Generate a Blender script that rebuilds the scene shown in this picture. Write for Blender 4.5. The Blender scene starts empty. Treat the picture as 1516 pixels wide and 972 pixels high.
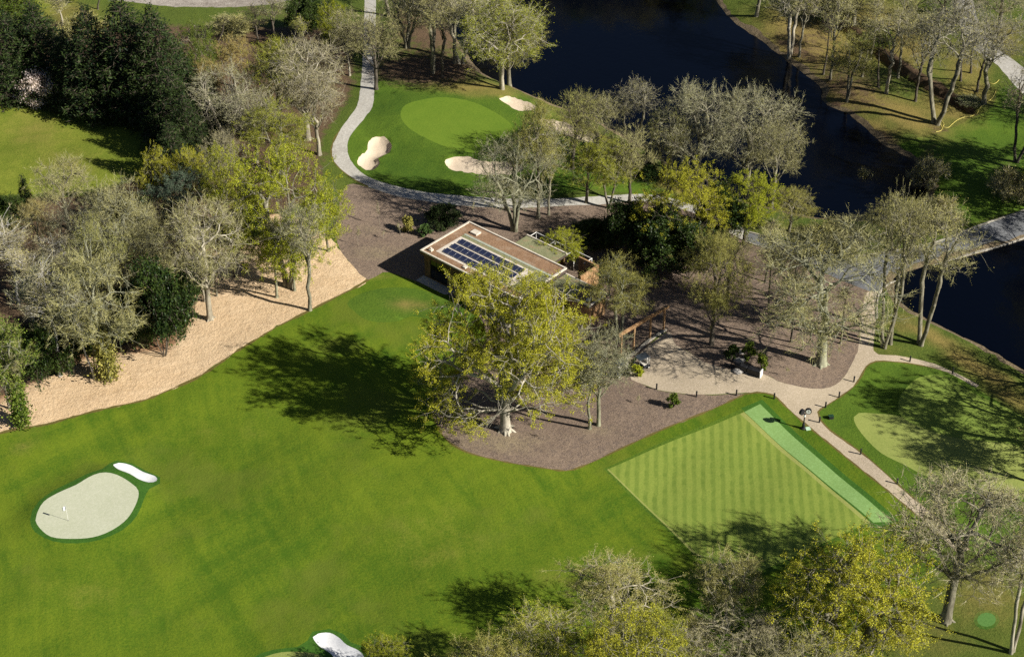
import bpy, math, random
import numpy as np
from mathutils import Vector, Matrix
from mathutils.geometry import delaunay_2d_cdt

R_ = math.radians
scene = bpy.context.scene
C = scene.collection

# ---------------------------------------------------------------- camera
CAM_H, PITCH, FPX, PW, PH = 137.0, R_(35.5), 2600.0, 1516.0, 972.0
cam_data = bpy.data.cameras.new("camera")
cam_data.sensor_fit = 'HORIZONTAL'
cam_data.sensor_width = 36.0
cam_data.lens = FPX / PW * 36.0
cam_data.clip_start = 1.0
cam_data.clip_end = 9000.0
cam = bpy.data.objects.new("camera", cam_data)
cam.location = (0, 0, CAM_H)
cam.rotation_euler = (math.pi / 2 - PITCH, 0, 0)
C.objects.link(cam)
scene.camera = cam

# ---------------------------------------------------------------- light
SUN_EL = R_(32.8)
SUN_AZ = R_(-24.0)          # direction towards the sun, angle in the x-y plane from +x
world = bpy.data.worlds.new("World")
scene.world = world
world.use_nodes = True
wn = world.node_tree
bg = wn.nodes["Background"]
sky = wn.nodes.new("ShaderNodeTexSky")
sky.sky_type = 'NISHITA'
sky.sun_disc = False
sky.sun_elevation = SUN_EL
sky.sun_rotation = math.pi / 2 - SUN_AZ
sky.air_density = 0.45
sky.dust_density = 0.3
wn.links.new(sky.outputs[0], bg.inputs[0])
bg.inputs[1].default_value = 0.05
sd = bpy.data.lights.new("sun", 'SUN')
sd.energy = 5.0
sd.angle = R_(0.5)
sd.color = (1.0, 0.95, 0.86)
sun = bpy.data.objects.new("sun", sd)
tosun = Vector((math.cos(SUN_EL) * math.cos(SUN_AZ), math.cos(SUN_EL) * math.sin(SUN_AZ), math.sin(SUN_EL)))
sun.rotation_euler = tosun.to_track_quat('Z', 'Y').to_euler()
sun.location = (0, 0, 200)
C.objects.link(sun)
vs = scene.view_settings
vs.view_transform = 'Standard'
vs.look = 'None'
vs.gamma = 1.0
vs.use_curve_mapping = False
vs.exposure = 0.66
scene.cycles.max_bounces = 5
scene.cycles.diffuse_bounces = 2
scene.cycles.glossy_bounces = 2
scene.cycles.transmission_bounces = 2
scene.cycles.transparent_max_bounces = 4
scene.cycles.use_denoising = False
scene.cycles.use_adaptive_sampling = False

# ---------------------------------------------------------------- projection helpers
SP, CP = math.sin(PITCH), math.cos(PITCH)

def at(px, py, z=0.0):
    """world point where the photograph's pixel meets the level z"""
    dx = (px - PW / 2) / FPX
    dy = -(py - PH / 2) / FPX
    d = (dx, CP + dy * SP, -SP + dy * CP)
    t = (z - CAM_H) / d[2]
    return (d[0] * t, d[1] * t)

def proj(x, y, z):
    q = (x, y, z - CAM_H)
    f = q[1] * CP - q[2] * SP
    u = q[1] * SP + q[2] * CP
    return PW / 2 + FPX * q[0] / f, PH / 2 - FPX * u / f

def px_per_m(x, y, z=0.0):
    return FPX / (y * CP - (z - CAM_H) * SP)

def height_to(x, y, z0, py_top):
    lo, hi = 0.0, 60.0
    for _ in range(30):
        m = (lo + hi) / 2
        if proj(x, y, z0 + m)[1] > py_top:
            lo = m
        else:
            hi = m
    return (lo + hi) / 2

# ---------------------------------------------------------------- materials
def new_mat(name):
    m = bpy.data.materials.new(name)
    m.use_nodes = True
    nt = m.node_tree
    b = nt.nodes["Principled BSDF"]
    b.inputs["Specular IOR Level"].default_value = 0.2
    b.inputs["Roughness"].default_value = 0.9
    return m, nt, b

def N(nt, kind, **kw):
    n = nt.nodes.new(kind)
    for k, v in kw.items():
        setattr(n, k, v)
    return n

def noise(nt, vec, scale, detail=4, rough=0.55, stretch=None, rot=0.0, out=0):
    n = N(nt, "ShaderNodeTexNoise")
    n.inputs["Scale"].default_value = scale
    n.inputs["Detail"].default_value = detail
    n.inputs["Roughness"].default_value = rough
    if stretch:
        if rot:
            vr = N(nt, "ShaderNodeVectorRotate", rotation_type='Z_AXIS')
            vr.inputs["Angle"].default_value = rot
            nt.links.new(vec, vr.inputs[0])
            vec = vr.outputs[0]
        mp = N(nt, "ShaderNodeMapping")
        mp.inputs["Scale"].default_value = stretch
        nt.links.new(vec, mp.inputs[0])
        vec = mp.outputs[0]
    nt.links.new(vec, n.inputs["Vector"])
    return n.outputs[out]

def ramp(nt, fac, stops):
    r = N(nt, "ShaderNodeValToRGB")
    el = r.color_ramp.elements
    while len(el) < len(stops):
        el.new(0.5)
    for e, (p, c) in zip(el, stops):
        e.position = p
        e.color = (*c, 1) if len(c) == 3 else c
    nt.links.new(fac, r.inputs[0])
    return r.outputs[0]

def mixc(nt, fac, a, b, mode='MIX'):
    m = N(nt, "ShaderNodeMix", data_type='RGBA', blend_type=mode)
    for sock, v in ((m.inputs[0], fac), (m.inputs[6], a), (m.inputs[7], b)):
        if hasattr(v, 'links'):
            nt.links.new(v, sock)
        elif isinstance(v, (int, float)):
            sock.default_value = v
        else:
            sock.default_value = (*v, 1)
    return m.outputs[2]

def mth(nt, op, a, b=None, c=None, clamp=False):
    m = N(nt, "ShaderNodeMath", operation=op, use_clamp=clamp)
    for i, v in enumerate((a, b, c)):
        if v is None:
            continue
        if hasattr(v, 'links'):
            nt.links.new(v, m.inputs[i])
        else:
            m.inputs[i].default_value = v
    return m.outputs[0]

def sstep(nt, v, lo, hi):
    m = N(nt, "ShaderNodeMapRange", interpolation_type='SMOOTHSTEP')
    nt.links.new(v, m.inputs[0])
    m.inputs[1].default_value = lo
    m.inputs[2].default_value = hi
    return m.outputs[0]

def bump(nt, b, h, dist, strength=1.0):
    bp = N(nt, "ShaderNodeBump")
    bp.inputs["Distance"].default_value = dist
    bp.inputs["Strength"].default_value = strength
    nt.links.new(h, bp.inputs["Height"])
    nt.links.new(bp.outputs[0], b.inputs["Normal"])

def worldpos(nt):
    return N(nt, "ShaderNodeNewGeometry").outputs["Position"]

def attr(nt, name):
    return N(nt, "ShaderNodeAttribute", attribute_name=name).outputs["Fac"]

def ground_mat(name, dark, light, big=0.03, mid=0.35, fine=3.5, contrast=1.0, bumpd=0.12, streak=None,
               dry=(0.27, 0.21, 0.06), dirt=(0.13, 0.085, 0.05), stripes=None, rough=0.95, speck=None, patch=None, patchc=(0, 0, 0)):
    m, nt, b = new_mat(name)
    P = worldpos(nt)
    nb = noise(nt, P, big, 3)
    nm = noise(nt, P, mid, 4)
    nf = noise(nt, P, fine, 4, 0.85)
    s = mth(nt, 'ADD', mth(nt, 'MULTIPLY', nb, 0.5), mth(nt, 'MULTIPLY', nm, 0.3))
    s = mth(nt, 'ADD', s, mth(nt, 'MULTIPLY', mth(nt, 'SUBTRACT', nf, 0.5), 0.85))
    s = mth(nt, 'ADD', s, 0.225)
    if streak:
        rot, amt, sc = streak
        for r_k, s_k, a_k in ((rot, sc, amt), (rot - 1.8, sc * 0.8, amt * 0.8), (rot + 0.3, sc * 2.2, amt * 0.5)):
            st = noise(nt, P, s_k, 3, 0.6, stretch=(1.0, 0.035, 1.0), rot=r_k)
            gate = sstep(nt, noise(nt, P, 0.03 + s_k * 0.02, 2), 0.38, 0.6)
            s = mth(nt, 'ADD', s, mth(nt, 'MULTIPLY', gate, mth(nt, 'MULTIPLY', mth(nt, 'SUBTRACT', st, 0.5), a_k)))
    w = 0.22 / contrast
    fac = sstep(nt, s, 0.62 - w, 0.62 + w)
    col = mixc(nt, fac, dark, light)
    if patch:
        np_ = noise(nt, P, patch, 4, 0.65)
        col = mixc(nt, mth(nt, 'MULTIPLY', sstep(nt, np_, 0.5, 0.68), 0.7), col, patchc)
    if stripes:
        ang, per, amt, c2 = stripes
        sx = N(nt, "ShaderNodeSeparateXYZ")
        nt.links.new(P, sx.inputs[0])
        u = mth(nt, 'ADD', mth(nt, 'MULTIPLY', sx.outputs[0], math.cos(ang)), mth(nt, 'MULTIPLY', sx.outputs[1], math.sin(ang)))
        w_ = mth(nt, 'ADD', u, mth(nt, 'MULTIPLY', noise(nt, P, 0.5, 2), 0.5))
        wv = mth(nt, 'SINE', mth(nt, 'MULTIPLY', w_, 2 * math.pi / per))
        f = mth(nt, 'MULTIPLY', sstep(nt, wv, -0.5, 0.7), mth(nt, 'MULTIPLY', sstep(nt, noise(nt, P, 0.5, 4, 0.85), 0.12, 0.78), amt))
        v = mth(nt, 'SUBTRACT', mth(nt, 'MULTIPLY', sx.outputs[1], math.cos(ang)), mth(nt, 'MULTIPLY', sx.outputs[0], math.sin(ang)))
        wv2 = mth(nt, 'SINE', mth(nt, 'MULTIPLY', mth(nt, 'ADD', v, mth(nt, 'MULTIPLY', noise(nt, P, 0.6, 2), 0.3)), 2 * math.pi / (per * 1.35)))
        f = mth(nt, 'MULTIPLY', f, mth(nt, 'ADD', 0.9, mth(nt, 'MULTIPLY', wv2, 0.1)))
        col = mixc(nt, f, col, c2)
    if dry:
        a = attr(nt, 'dry')
        f = sstep(nt, mth(nt, 'ADD', a, mth(nt, 'MULTIPLY', mth(nt, 'SUBTRACT', mth(nt, 'ADD', mth(nt, 'MULTIPLY', nm, 0.6), mth(nt, 'MULTIPLY', nf, 0.5)), 0.55), 0.9)), 0.12, 0.95)
        col = mixc(nt, f, col, mixc(nt, fac, tuple(c * 0.72 for c in dry), dry))
    if dirt:
        a = attr(nt, 'dirt')
        nd = noise(nt, P, 0.9, 5, 0.7)
        f = sstep(nt, mth(nt, 'ADD', a, mth(nt, 'MULTIPLY', mth(nt, 'SUBTRACT', nd, 0.5), 1.1)), 0.25, 0.75)
        col = mixc(nt, f, col, mixc(nt, sstep(nt, nf, 0.3, 0.7), tuple(c * 0.55 for c in dirt), tuple(c * 1.25 for c in dirt)))
    if speck:
        vo = N(nt, "ShaderNodeTexVoronoi")
        vo.inputs["Scale"].default_value = speck[0]
        nt.links.new(P, vo.inputs["Vector"])
        sc_ = N(nt, "ShaderNodeSeparateColor")
        nt.links.new(vo.outputs["Color"], sc_.inputs[0])
        col = mixc(nt, mth(nt, 'MULTIPLY', sstep(nt, sc_.outputs[0], 0.5, 1.0), speck[2]), col, speck[1])
    nt.links.new(col, b.inputs["Base Color"])
    b.inputs["Roughness"].default_value = rough
    bump(nt, b, mth(nt, 'ADD', nf, mth(nt, 'MULTIPLY', nm, 1.5)), bumpd)
    return m

def plain_mat(name, col, rough=0.8, var=0.25, scale=3.0, metallic=0.0, spec=0.3, obj_space=True):
    m, nt, b = new_mat(name)
    tc = N(nt, "ShaderNodeTexCoord").outputs["Object"]
    n = noise(nt, tc, scale, 4, 0.6)
    c = mixc(nt, sstep(nt, n, 0.3, 0.7), tuple(x * (1 - var) for x in col), tuple(min(1, x * (1 + var)) for x in col))
    nt.links.new(c, b.inputs["Base Color"])
    b.inputs["Roughness"].default_value = rough
    b.inputs["Metallic"].default_value = metallic
    b.inputs["Specular IOR Level"].default_value = spec
    bump(nt, b, n, 0.01)
    return m

def bark_mat(name, dark, light, scale=2.0, zs=0.25):
    m, nt, b = new_mat(name)
    tc = N(nt, "ShaderNodeTexCoord").outputs["Object"]
    n = noise(nt, tc, scale, 5, 0.7, stretch=(1, 1, zs))
    n2 = noise(nt, tc, 0.35, 3, 0.6)
    s = mth(nt, 'ADD', mth(nt, 'MULTIPLY', n, 0.7), mth(nt, 'MULTIPLY', n2, 0.3))
    c = mixc(nt, sstep(nt, s, 0.36, 0.62), dark, light)
    nt.links.new(c, b.inputs["Base Color"])
    bump(nt, b, n, 0.06)
    return m

def leaf_mat(name, c1, c2, trans=0.2, rough=0.6, clump=0.45):
    """c1 old / deep leaves, c2 fresh leaves: mixed by clump and by leaf"""
    m, nt, b = new_mat(name)
    g = N(nt, "ShaderNodeNewGeometry")
    tc = N(nt, "ShaderNodeTexCoord").outputs["Object"]
    oi = N(nt, "ShaderNodeObjectInfo")
    n = noise(nt, tc, clump, 3, 0.6)
    s = mth(nt, 'ADD', mth(nt, 'MULTIPLY', n, 0.9), mth(nt, 'MULTIPLY', g.outputs["Random Per Island"], 0.5))
    s = mth(nt, 'ADD', s, mth(nt, 'MULTIPLY', oi.outputs["Random"], 0.15))
    c = mixc(nt, sstep(nt, s, 0.45, 1.0), c1, c2)
    nt.links.new(c, b.inputs["Base Color"])
    b.inputs["Roughness"].default_value = rough
    b.inputs["Specular IOR Level"].default_value = 0.12
    if trans:
        out = nt.nodes["Material Output"]
        tr = N(nt, "ShaderNodeBsdfTranslucent")
        nt.links.new(mixc(nt, 1.0, c, (1.0, 1.0, 0.55), 'MULTIPLY'), tr.inputs[0])
        mx = N(nt, "ShaderNodeMixShader")
        mx.inputs[0].default_value = trans
        nt.links.new(b.outputs[0], mx.inputs[1])
        nt.links.new(tr.outputs[0], mx.inputs[2])
        nt.links.new(mx.outputs[0], out.inputs[0])
    return m

# ---------------------------------------------------------------- object helpers
def tag(o, label=None, cat=None, group=None, kind=None):
    if label: o['label'] = label
    if cat: o['category'] = cat
    if group: o['group'] = group
    if kind: o['kind'] = kind
    return o

def empty(name, loc, label, cat, group=None, rz=0.0):
    o = bpy.data.objects.new(name, None)
    o.empty_display_size = 0.3
    o.location = loc
    o.rotation_euler = (0, 0, rz)
    C.objects.link(o)
    return tag(o, label, cat, group)

def make_mesh(name, V, tris=None, quads=None, mats=(), tri_m=None, quad_m=None, smooth=False):
    """V (n,3); tris (a,3); quads (b,4) index arrays; fast mesh build"""
    V = np.asarray(V, dtype=np.float32)
    tris = np.zeros((0, 3), np.int32) if tris is None or len(tris) == 0 else np.asarray(tris, np.int32)
    quads = np.zeros((0, 4), np.int32) if quads is None or len(quads) == 0 else np.asarray(quads, np.int32)
    me = bpy.data.meshes.new(name)
    nl = tris.size + quads.size
    npoly = len(tris) + len(quads)
    me.vertices.add(len(V))
    me.vertices.foreach_set("co", V.ravel())
    me.loops.add(nl)
    me.loops.foreach_set("vertex_index", np.concatenate([tris.ravel(), quads.ravel()]).astype(np.int32))
    me.polygons.add(npoly)
    starts = np.concatenate([np.arange(len(tris)) * 3, tris.size + np.arange(len(quads)) * 4]).astype(np.int32)
    me.polygons.foreach_set("loop_start", starts)
    mi = np.zeros(npoly, np.int32)
    if tri_m is not None and len(tris): mi[:len(tris)] = tri_m
    if quad_m is not None and len(quads): mi[len(tris):] = quad_m
    for m in mats:
        me.materials.append(m)
    me.polygons.foreach_set("material_index", mi)
    me.polygons.foreach_set("use_smooth", np.full(npoly, bool(smooth)))
    me.update(calc_edges=True)
    return me

def obj(name, me, parent=None, loc=None):
    o = bpy.data.objects.new(name, me)
    C.objects.link(o)
    if parent: o.parent = parent
    if loc is not None: o.location = loc
    return o

class MB:
    """collects boxes, prisms and tubes into one mesh"""
    def __init__(s): s.v, s.f = [], []
    def box(s, x0, x1, y0, y1, z0, z1):
        b = len(s.v)
        s.v += [(x, y, z) for z in (z0, z1) for y in (y0, y1) for x in (x0, x1)]
        s.f += [tuple(b + i for i in q) for q in ((0, 2, 3, 1), (4, 5, 7, 6), (0, 1, 5, 4), (2, 6, 7, 3), (0, 4, 6, 2), (1, 3, 7, 5))]
        return s
    def tube(s, p, q, r0, r1=None, k=8, cap=True):
        r1 = r0 if r1 is None else r1
        p, q = Vector(p), Vector(q)
        d = (q - p).normalized()
        a = d.orthogonal().normalized()
        c = d.cross(a)
        b = len(s.v)
        for o, r in ((p, r0), (q, r1)):
            for i in range(k):
                t = 2 * math.pi * i / k
                s.v.append(tuple(o + (a * math.cos(t) + c * math.sin(t)) * r))
        for i in range(k):
            j = (i + 1) % k
            s.f.append((b + i, b + j, b + k + j, b + k + i))
        if cap:
            s.f.append(tuple(b + i for i in reversed(range(k))))
            s.f.append(tuple(b + k + i for i in range(k)))
        return s
    def lathe(s, prof, k=16, c=(0, 0, 0)):
        b = len(s.v)
        for r, z in prof:
            for i in range(k):
                t = 2 * math.pi * i / k
                s.v.append((c[0] + r * math.cos(t), c[1] + r * math.sin(t), c[2] + z))
        for a in range(len(prof) - 1):
            for i in range(k):
                j = (i + 1) % k
                s.f.append((b + a * k + i, b + a * k + j, b + (a + 1) * k + j, b + (a + 1) * k + i))
        s.f.append(tuple(b + i for i in reversed(range(k))))
        s.f.append(tuple(b + (len(prof) - 1) * k + i for i in range(k)))
        return s
    def prism(s, pts, z0, z1):
        b = len(s.v); n = len(pts)
        s.v += [(x, y, z0) for x, y in pts] + [(x, y, z1) for x, y in pts]
        s.f.append(tuple(b + i for i in reversed(range(n))))
        s.f.append(tuple(b + n + i for i in range(n)))
        for i in range(n):
            j = (i + 1) % n
            s.f.append((b + i, b + j, b + n + j, b + n + i))
        return s
    def build(s, name, m, parent=None, bevel=0.0, smooth=False, loc=None):
        me = bpy.data.meshes.new(name)
        me.from_pydata(s.v, [], s.f)
        me.materials.append(m)
        if smooth:
            me.polygons.foreach_set("use_smooth", [True] * len(me.polygons))
        me.update()
        o = obj(name, me, parent, loc)
        if bevel:
            bv = o.modifiers.new("bevel", 'BEVEL'); bv.width = bevel; bv.segments = 2
            bv.limit_method = 'ANGLE'
        return o
# ================================================================ GROUND
rg = np.random.default_rng(7)

def smooth_poly(pts, z=0.0, step=1.0, jitter=0.0, closed=True, curve=True):
    P = np.array([at(x, y, z) for x, y in pts])
    n = len(P)
    out = []
    m = n if closed else n - 1
    for i in range(m):
        p1, p2 = P[i], P[(i + 1) % n]
        p0 = P[(i - 1) % n] if (closed or i > 0) else p1
        p3 = P[(i + 2) % n] if (closed or i + 2 < n) else p2
        k = max(1, int(np.linalg.norm(p2 - p1) / step))
        for j in range(k):
            t = j / k
            if curve:
                q = 0.5 * ((2 * p1) + (-p0 + p2) * t + (2 * p0 - 5 * p1 + 4 * p2 - p3) * t * t + (-p0 + 3 * p1 - 3 * p2 + p3) * t ** 3)
            else:
                q = p1 * (1 - t) + p2 * t
            out.append(q)
    if not closed:
        out.append(P[-1])
    out = np.array(out)
    if jitter:
        out = out + rg.normal(0, jitter, out.shape)
    return out

def inside(P, poly):
    x, y = P[:, 0], P[:, 1]
    r = np.zeros(len(P), bool)
    n = len(poly)
    for i in range(n):
        x0, y0 = poly[i]; x1, y1 = poly[(i + 1) % n]
        if y0 == y1: continue
        c = ((y0 > y) != (y1 > y)) & (x < (x1 - x0) * (y - y0) / (y1 - y0) + x0)
        r ^= c
    return r

def dist_poly(P, poly):
    d = np.full(len(P), 1e9)
    n = len(poly)
    for i in range(n):
        a, b = poly[i], poly[(i + 1) % n]
        ab = b - a
        L = max(1e-9, ab @ ab)
        t = np.clip(((P - a) @ ab) / L, 0, 1)
        q = P - (a + t[:, None] * ab)
        d = np.minimum(d, np.hypot(q[:, 0], q[:, 1]))
    return d

WZ = -1.1
pond_a = smooth_poly([(790, -70), (640, -70), (648, 0), (665, 40), (690, 78), (708, 102), (734, 119), (761, 129), (792, 143), (830, 158), (870, 172),
                      (905, 190), (947, 213), (981, 237), (1020, 262), (1075, 290), (1130, 304), (1190, 318), (1240, 324), (1290, 325), (1330, 318),
                      (1362, 303), (1374, 285), (1371, 261), (1353, 237), (1312, 217), (1288, 196), (1257, 170), (1219, 152), (1216, 131),
                      (1188, 107), (1168, 93), (1151, 79), (1123, 58), (1085, 31), (1062, 0), (1040, -70)], WZ, 1.2, 0.10)
pond_b = smooth_poly([(1329, 406), (1384, 390), (1443, 376), (1516, 355), (1640, 330), (1700, 420), (1700, 640), (1600, 600), (1516, 548), (1456, 513),
                      (1415, 493), (1374, 472), (1343, 455), (1328, 440), (1324, 420)], WZ, 1.2, 0.10)

BUNK = dict(
  kidney=[(551, 204), (569, 203), (580, 215), (574, 225), (560, 230), (562, 238), (556, 246), (541, 247), (529, 238), (533, 228), (543, 221), (545, 211)],
  front=[(660, 240), (672, 236), (692, 237), (720, 244), (750, 245), (775, 251), (766, 259), (734, 262), (699, 259), (672, 254), (660, 246)],
  shore=[(739, 150), (754, 145), (775, 149), (792, 155), (794, 162), (772, 167), (754, 160)],
  far=[(800, 178), (830, 179), (861, 191), (885, 203), (881, 215), (857, 212), (830, 200), (806, 192)])
bunkers = {k: smooth_poly(v, -0.1, 0.5) for k, v in BUNK.items()}

green_poly_px = [(622, 151), (655, 147), (692, 152), (723, 164), (752, 182), (771, 206), (768, 222), (740, 231), (706, 230), (665, 221), (630, 206), (603, 189), (593, 172), (600, 158)]
far_green = smooth_poly(green_poly_px, 0.3, 1.0)
mat_green = smooth_poly([(55, 762), (53, 772), (60, 784), (76, 796), (103, 799), (137, 797), (165, 787), (189, 769), (203, 744), (205, 727), (196, 717), (181, 707),
                         (165, 701), (148, 701), (131, 708), (113, 719), (86, 731), (65, 744)], 0.25, 0.6)
mat_bunker = smooth_poly([(167, 684), (175, 680), (192, 682), (210, 691), (229, 698), (231, 705), (220, 710), (206, 708), (192, 700), (175, 694)], 0.15, 0.4)
mat_bunker2 = smooth_poly([(463, 940), (471, 935), (488, 934), (502, 942), (513, 953), (531, 963), (540, 975), (536, 990), (515, 988), (497, 974), (488, 964), (472, 953)], 0.1, 0.4)
pale_green2 = smooth_poly([(374, 978), (405, 963), (440, 961), (474, 967), (497, 985), (500, 1010), (470, 1030), (400, 1030), (360, 1010)], 0.1, 0.8)
right_green_lo = smooth_poly([(1264, 618), (1271, 612), (1292, 612), (1330, 618), (1380, 640), (1430, 652), (1500, 660), (1560, 680), (1560, 735), (1500, 735), (1420, 722), (1375, 708), (1340, 690), (1305, 672), (1281, 649), (1267, 630)], 0.2, 0.8)
right_green_up = smooth_poly([(1331, 592), (1343, 574), (1360, 560), (1388, 556), (1415, 566), (1445, 585), (1490, 605), (1530, 630), (1560, 680), (1500, 661), (1430, 653), (1380, 641), (1335, 620)], 0.2, 0.8)

_w = [(0.021, 0.4, 1.1, 0.28), (0.034, 2.0, 0.3, 0.2), (0.06, 0.9, 4.0, 0.12), (0.11, 2.6, 2.2, 0.05)]

def height(P):
    P = np.atleast_2d(np.asarray(P, float))
    x, y = P[:, 0], P[:, 1]
    h = np.zeros(len(P))
    for f, a, ph, amp in _w:
        h += amp * np.sin(2 * math.pi * f * (x * math.cos(a) + y * math.sin(a)) + ph)
    near = (np.abs(x) < 200) & (y > 90) & (y < 480)
    idx = np.where(near)[0]
    Q = P[idx]
    hh = h[idx]
    # greens sit on low rounded platforms
    for poly, top, w in ((far_green, 0.6, 7.0), (mat_green, 0.45, 3.0), (right_green_lo, 0.3, 3.0), (right_green_up, 0.45, 3.0)):
        d = dist_poly(Q, poly); ins = inside(Q, poly)
        t = np.where(ins, 1.0, np.clip(1 - d / w, 0, 1)); t = t * t * (3 - 2 * t)
        hh = hh * (1 - t * 0.75) + top * t
    for k, poly in bunkers.items():
        d = dist_poly(Q, poly); ins = inside(Q, poly)
        s = np.clip(d / 1.3, 0, 1)
        hh = np.where(ins, hh - 0.12 - 0.5 * s * (2 - s), hh + 0.06 * np.exp(-(d / 0.9) ** 2))
    for poly, dp in ((mat_bunker, 0.3), (mat_bunker2, 0.3)):
        d = dist_poly(Q, poly); ins = inside(Q, poly)
        hh = np.where(ins, hh - dp * np.clip(d / 0.8, 0, 1), hh)
    for poly in (pond_a, pond_b):
        d = dist_poly(Q, poly); ins = inside(Q, poly)
        t = np.clip(d / 4.5, 0, 1) ** 0.7
        out = WZ * (1 - t) + hh * t
        hh = np.where(ins, WZ - 0.05 - 0.45 * np.minimum(d, 5), out)
    # ditch running down through the far wood
    dl = np.full(len(Q), 1e9)
    D = ditch_line
    for i in range(len(D) - 1):
        a, b = D[i], D[i + 1]; ab = b - a
        t = np.clip(((Q - a) @ ab) / (ab @ ab), 0, 1)
        q = Q - (a + t[:, None] * ab)
        dl = np.minimum(dl, np.hypot(q[:, 0], q[:, 1]))
    hh = hh - 1.5 * np.exp(-(dl / 1.25) ** 4)
    # sunken strip lawn
    h[idx] = hh
    return h

ditch_line = smooth_poly([(1170, -60), (1202, -5), (1236, 30), (1275, 58), (1312, 84), (1350, 113), (1398, 139), (1436, 160)], 0, 2.0, closed=False)

def H1(x, y):
    return float(height(np.array([[x, y]]))[0])

def ground_at(px, py):
    z = 0.0
    for _ in range(4):
        x, y = at(px, py, z)
        z = H1(x, y)
    return x, y, z

# ---- region polygons, later ones lie over earlier ones
REG = []
def region(name, pts, m, z=0.0, step=1.0, jitter=0.0, curve=True, poly=None, label=None):
    REG.append((name, smooth_poly(pts, z, step, jitter, True, curve) if poly is None else poly, m))

g_rough = ground_mat("rough grass", (0.050, 0.082, 0.010), (0.115, 0.150, 0.022), contrast=0.9, bumpd=0.16)
g_fair = ground_mat("fairway grass", (0.052, 0.112, 0.004), (0.134, 0.186, 0.009), big=0.022, contrast=0.9, bumpd=0.08, streak=(R_(150), 0.68, 0.45), patch=0.07, patchc=(0.125, 0.16, 0.016))
g_collar = ground_mat("collar grass", (0.030, 0.095, 0.010), (0.055, 0.14, 0.014), bumpd=0.08)
g_lawn = ground_mat("lawn grass", (0.095, 0.142, 0.010), (0.22, 0.245, 0.03), big=0.03, contrast=0.9, bumpd=0.10)
g_dark = ground_mat("deep lawn grass", (0.040, 0.092, 0.007), (0.105, 0.172, 0.014), big=0.05, contrast=0.9, bumpd=0.09)
g_green = ground_mat("green turf", (0.09, 0.165, 0.012), (0.15, 0.225, 0.02), bumpd=0.03, contrast=0.8)
g_pale = ground_mat("pale green turf", (0.20, 0.25, 0.055), (0.30, 0.33, 0.09), bumpd=0.03, contrast=0.7)
g_pale2 = ground_mat("mid green turf", (0.13, 0.20, 0.03), (0.21, 0.27, 0.05), bumpd=0.03, contrast=0.7)
g_stripe = ground_mat("striped turf", (0.165, 0.235, 0.035), (0.25, 0.30, 0.055), bumpd=0.03, contrast=0.8, stripes=(R_(-4.5), 1.14, 0.8, (0.095, 0.16, 0.02)))
g_strip = ground_mat("artificial strip", (0.165, 0.29, 0.08), (0.225, 0.36, 0.115), bumpd=0.02, contrast=0.6, dry=None, dirt=None, speck=(6.0, (0.28, 0.45, 0.17), 0.4))
g_teal = ground_mat("teal artificial turf", (0.03, 0.11, 0.04), (0.05, 0.16, 0.07), bumpd=0.02, dry=None, dirt=None)
g_tee = ground_mat("tee mat turf", (0.07, 0.17, 0.035), (0.11, 0.23, 0.055), bumpd=0.02, dry=None, dirt=None)
g_mat = ground_mat("pale artificial green", (0.42, 0.44, 0.30), (0.50, 0.51, 0.38), big=0.15, bumpd=0.02, contrast=0.7, dry=None, dirt=None, speck=(5.0, (0.56, 0.56, 0.43), 0.4))
g_white = ground_mat("white artificial sand", (0.62, 0.63, 0.64), (0.76, 0.76, 0.76), bumpd=0.02, dry=None, dirt=None)
g_sand = ground_mat("bunker sand", (0.50, 0.40, 0.29), (0.64, 0.54, 0.41), bumpd=0.05, dry=None, dirt=None, mid=0.8, contrast=0.7)
g_straw = ground_mat("wood chip", (0.54, 0.375, 0.21), (0.74, 0.56, 0.36), mid=0.35, fine=2.2, contrast=0.55, bumpd=0.2, dry=None, dirt=(0.30, 0.17, 0.09), speck=(2.6, (0.40, 0.26, 0.15), 0.22), streak=(R_(70), 0.5, 0.9))
g_mulch = ground_mat("bark mulch", (0.14, 0.10, 0.075), (0.30, 0.225, 0.165), mid=0.45, fine=3.8, contrast=0.6, bumpd=0.16, dry=(0.30, 0.24, 0.15), dirt=(0.12, 0.085, 0.065), speck=(3.4, (0.13, 0.10, 0.085), 0.55))
g_gravel = ground_mat("gravel", (0.36, 0.295, 0.205), (0.48, 0.40, 0.29), big=0.06, fine=5.0, bumpd=0.04, contrast=0.7, dry=None, dirt=(0.28, 0.21, 0.14), speck=(7.0, (0.58, 0.48, 0.37), 0.5))
g_cart = ground_mat("cart path", (0.34, 0.32, 0.28), (0.50, 0.48, 0.43), big=0.12, fine=2.5, bumpd=0.04, contrast=0.7, dry=None, dirt=(0.25, 0.2, 0.15), speck=(4.0, (0.62, 0.60, 0.55), 0.35))
g_dirtroad = ground_mat("dirt road", (0.20, 0.17, 0.14), (0.42, 0.38, 0.33), big=0.1, mid=0.5, fine=2.5, dry=None, dirt=(0.15, 0.11, 0.08))
g_road = ground_mat("asphalt", (0.10, 0.105, 0.115), (0.155, 0.16, 0.165), big=0.1, fine=3.5, bumpd=0.03, contrast=0.7, dry=None, dirt=(0.15, 0.12, 0.09), speck=(6.0, (0.2, 0.2, 0.2), 0.4))

X0, X1, Y0, Y1 = -165.0, 165.0, 105.0, 430.0
rect = np.array([(X0, Y0), (X1, Y0), (X1, Y1), (X0, Y1)])

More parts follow.
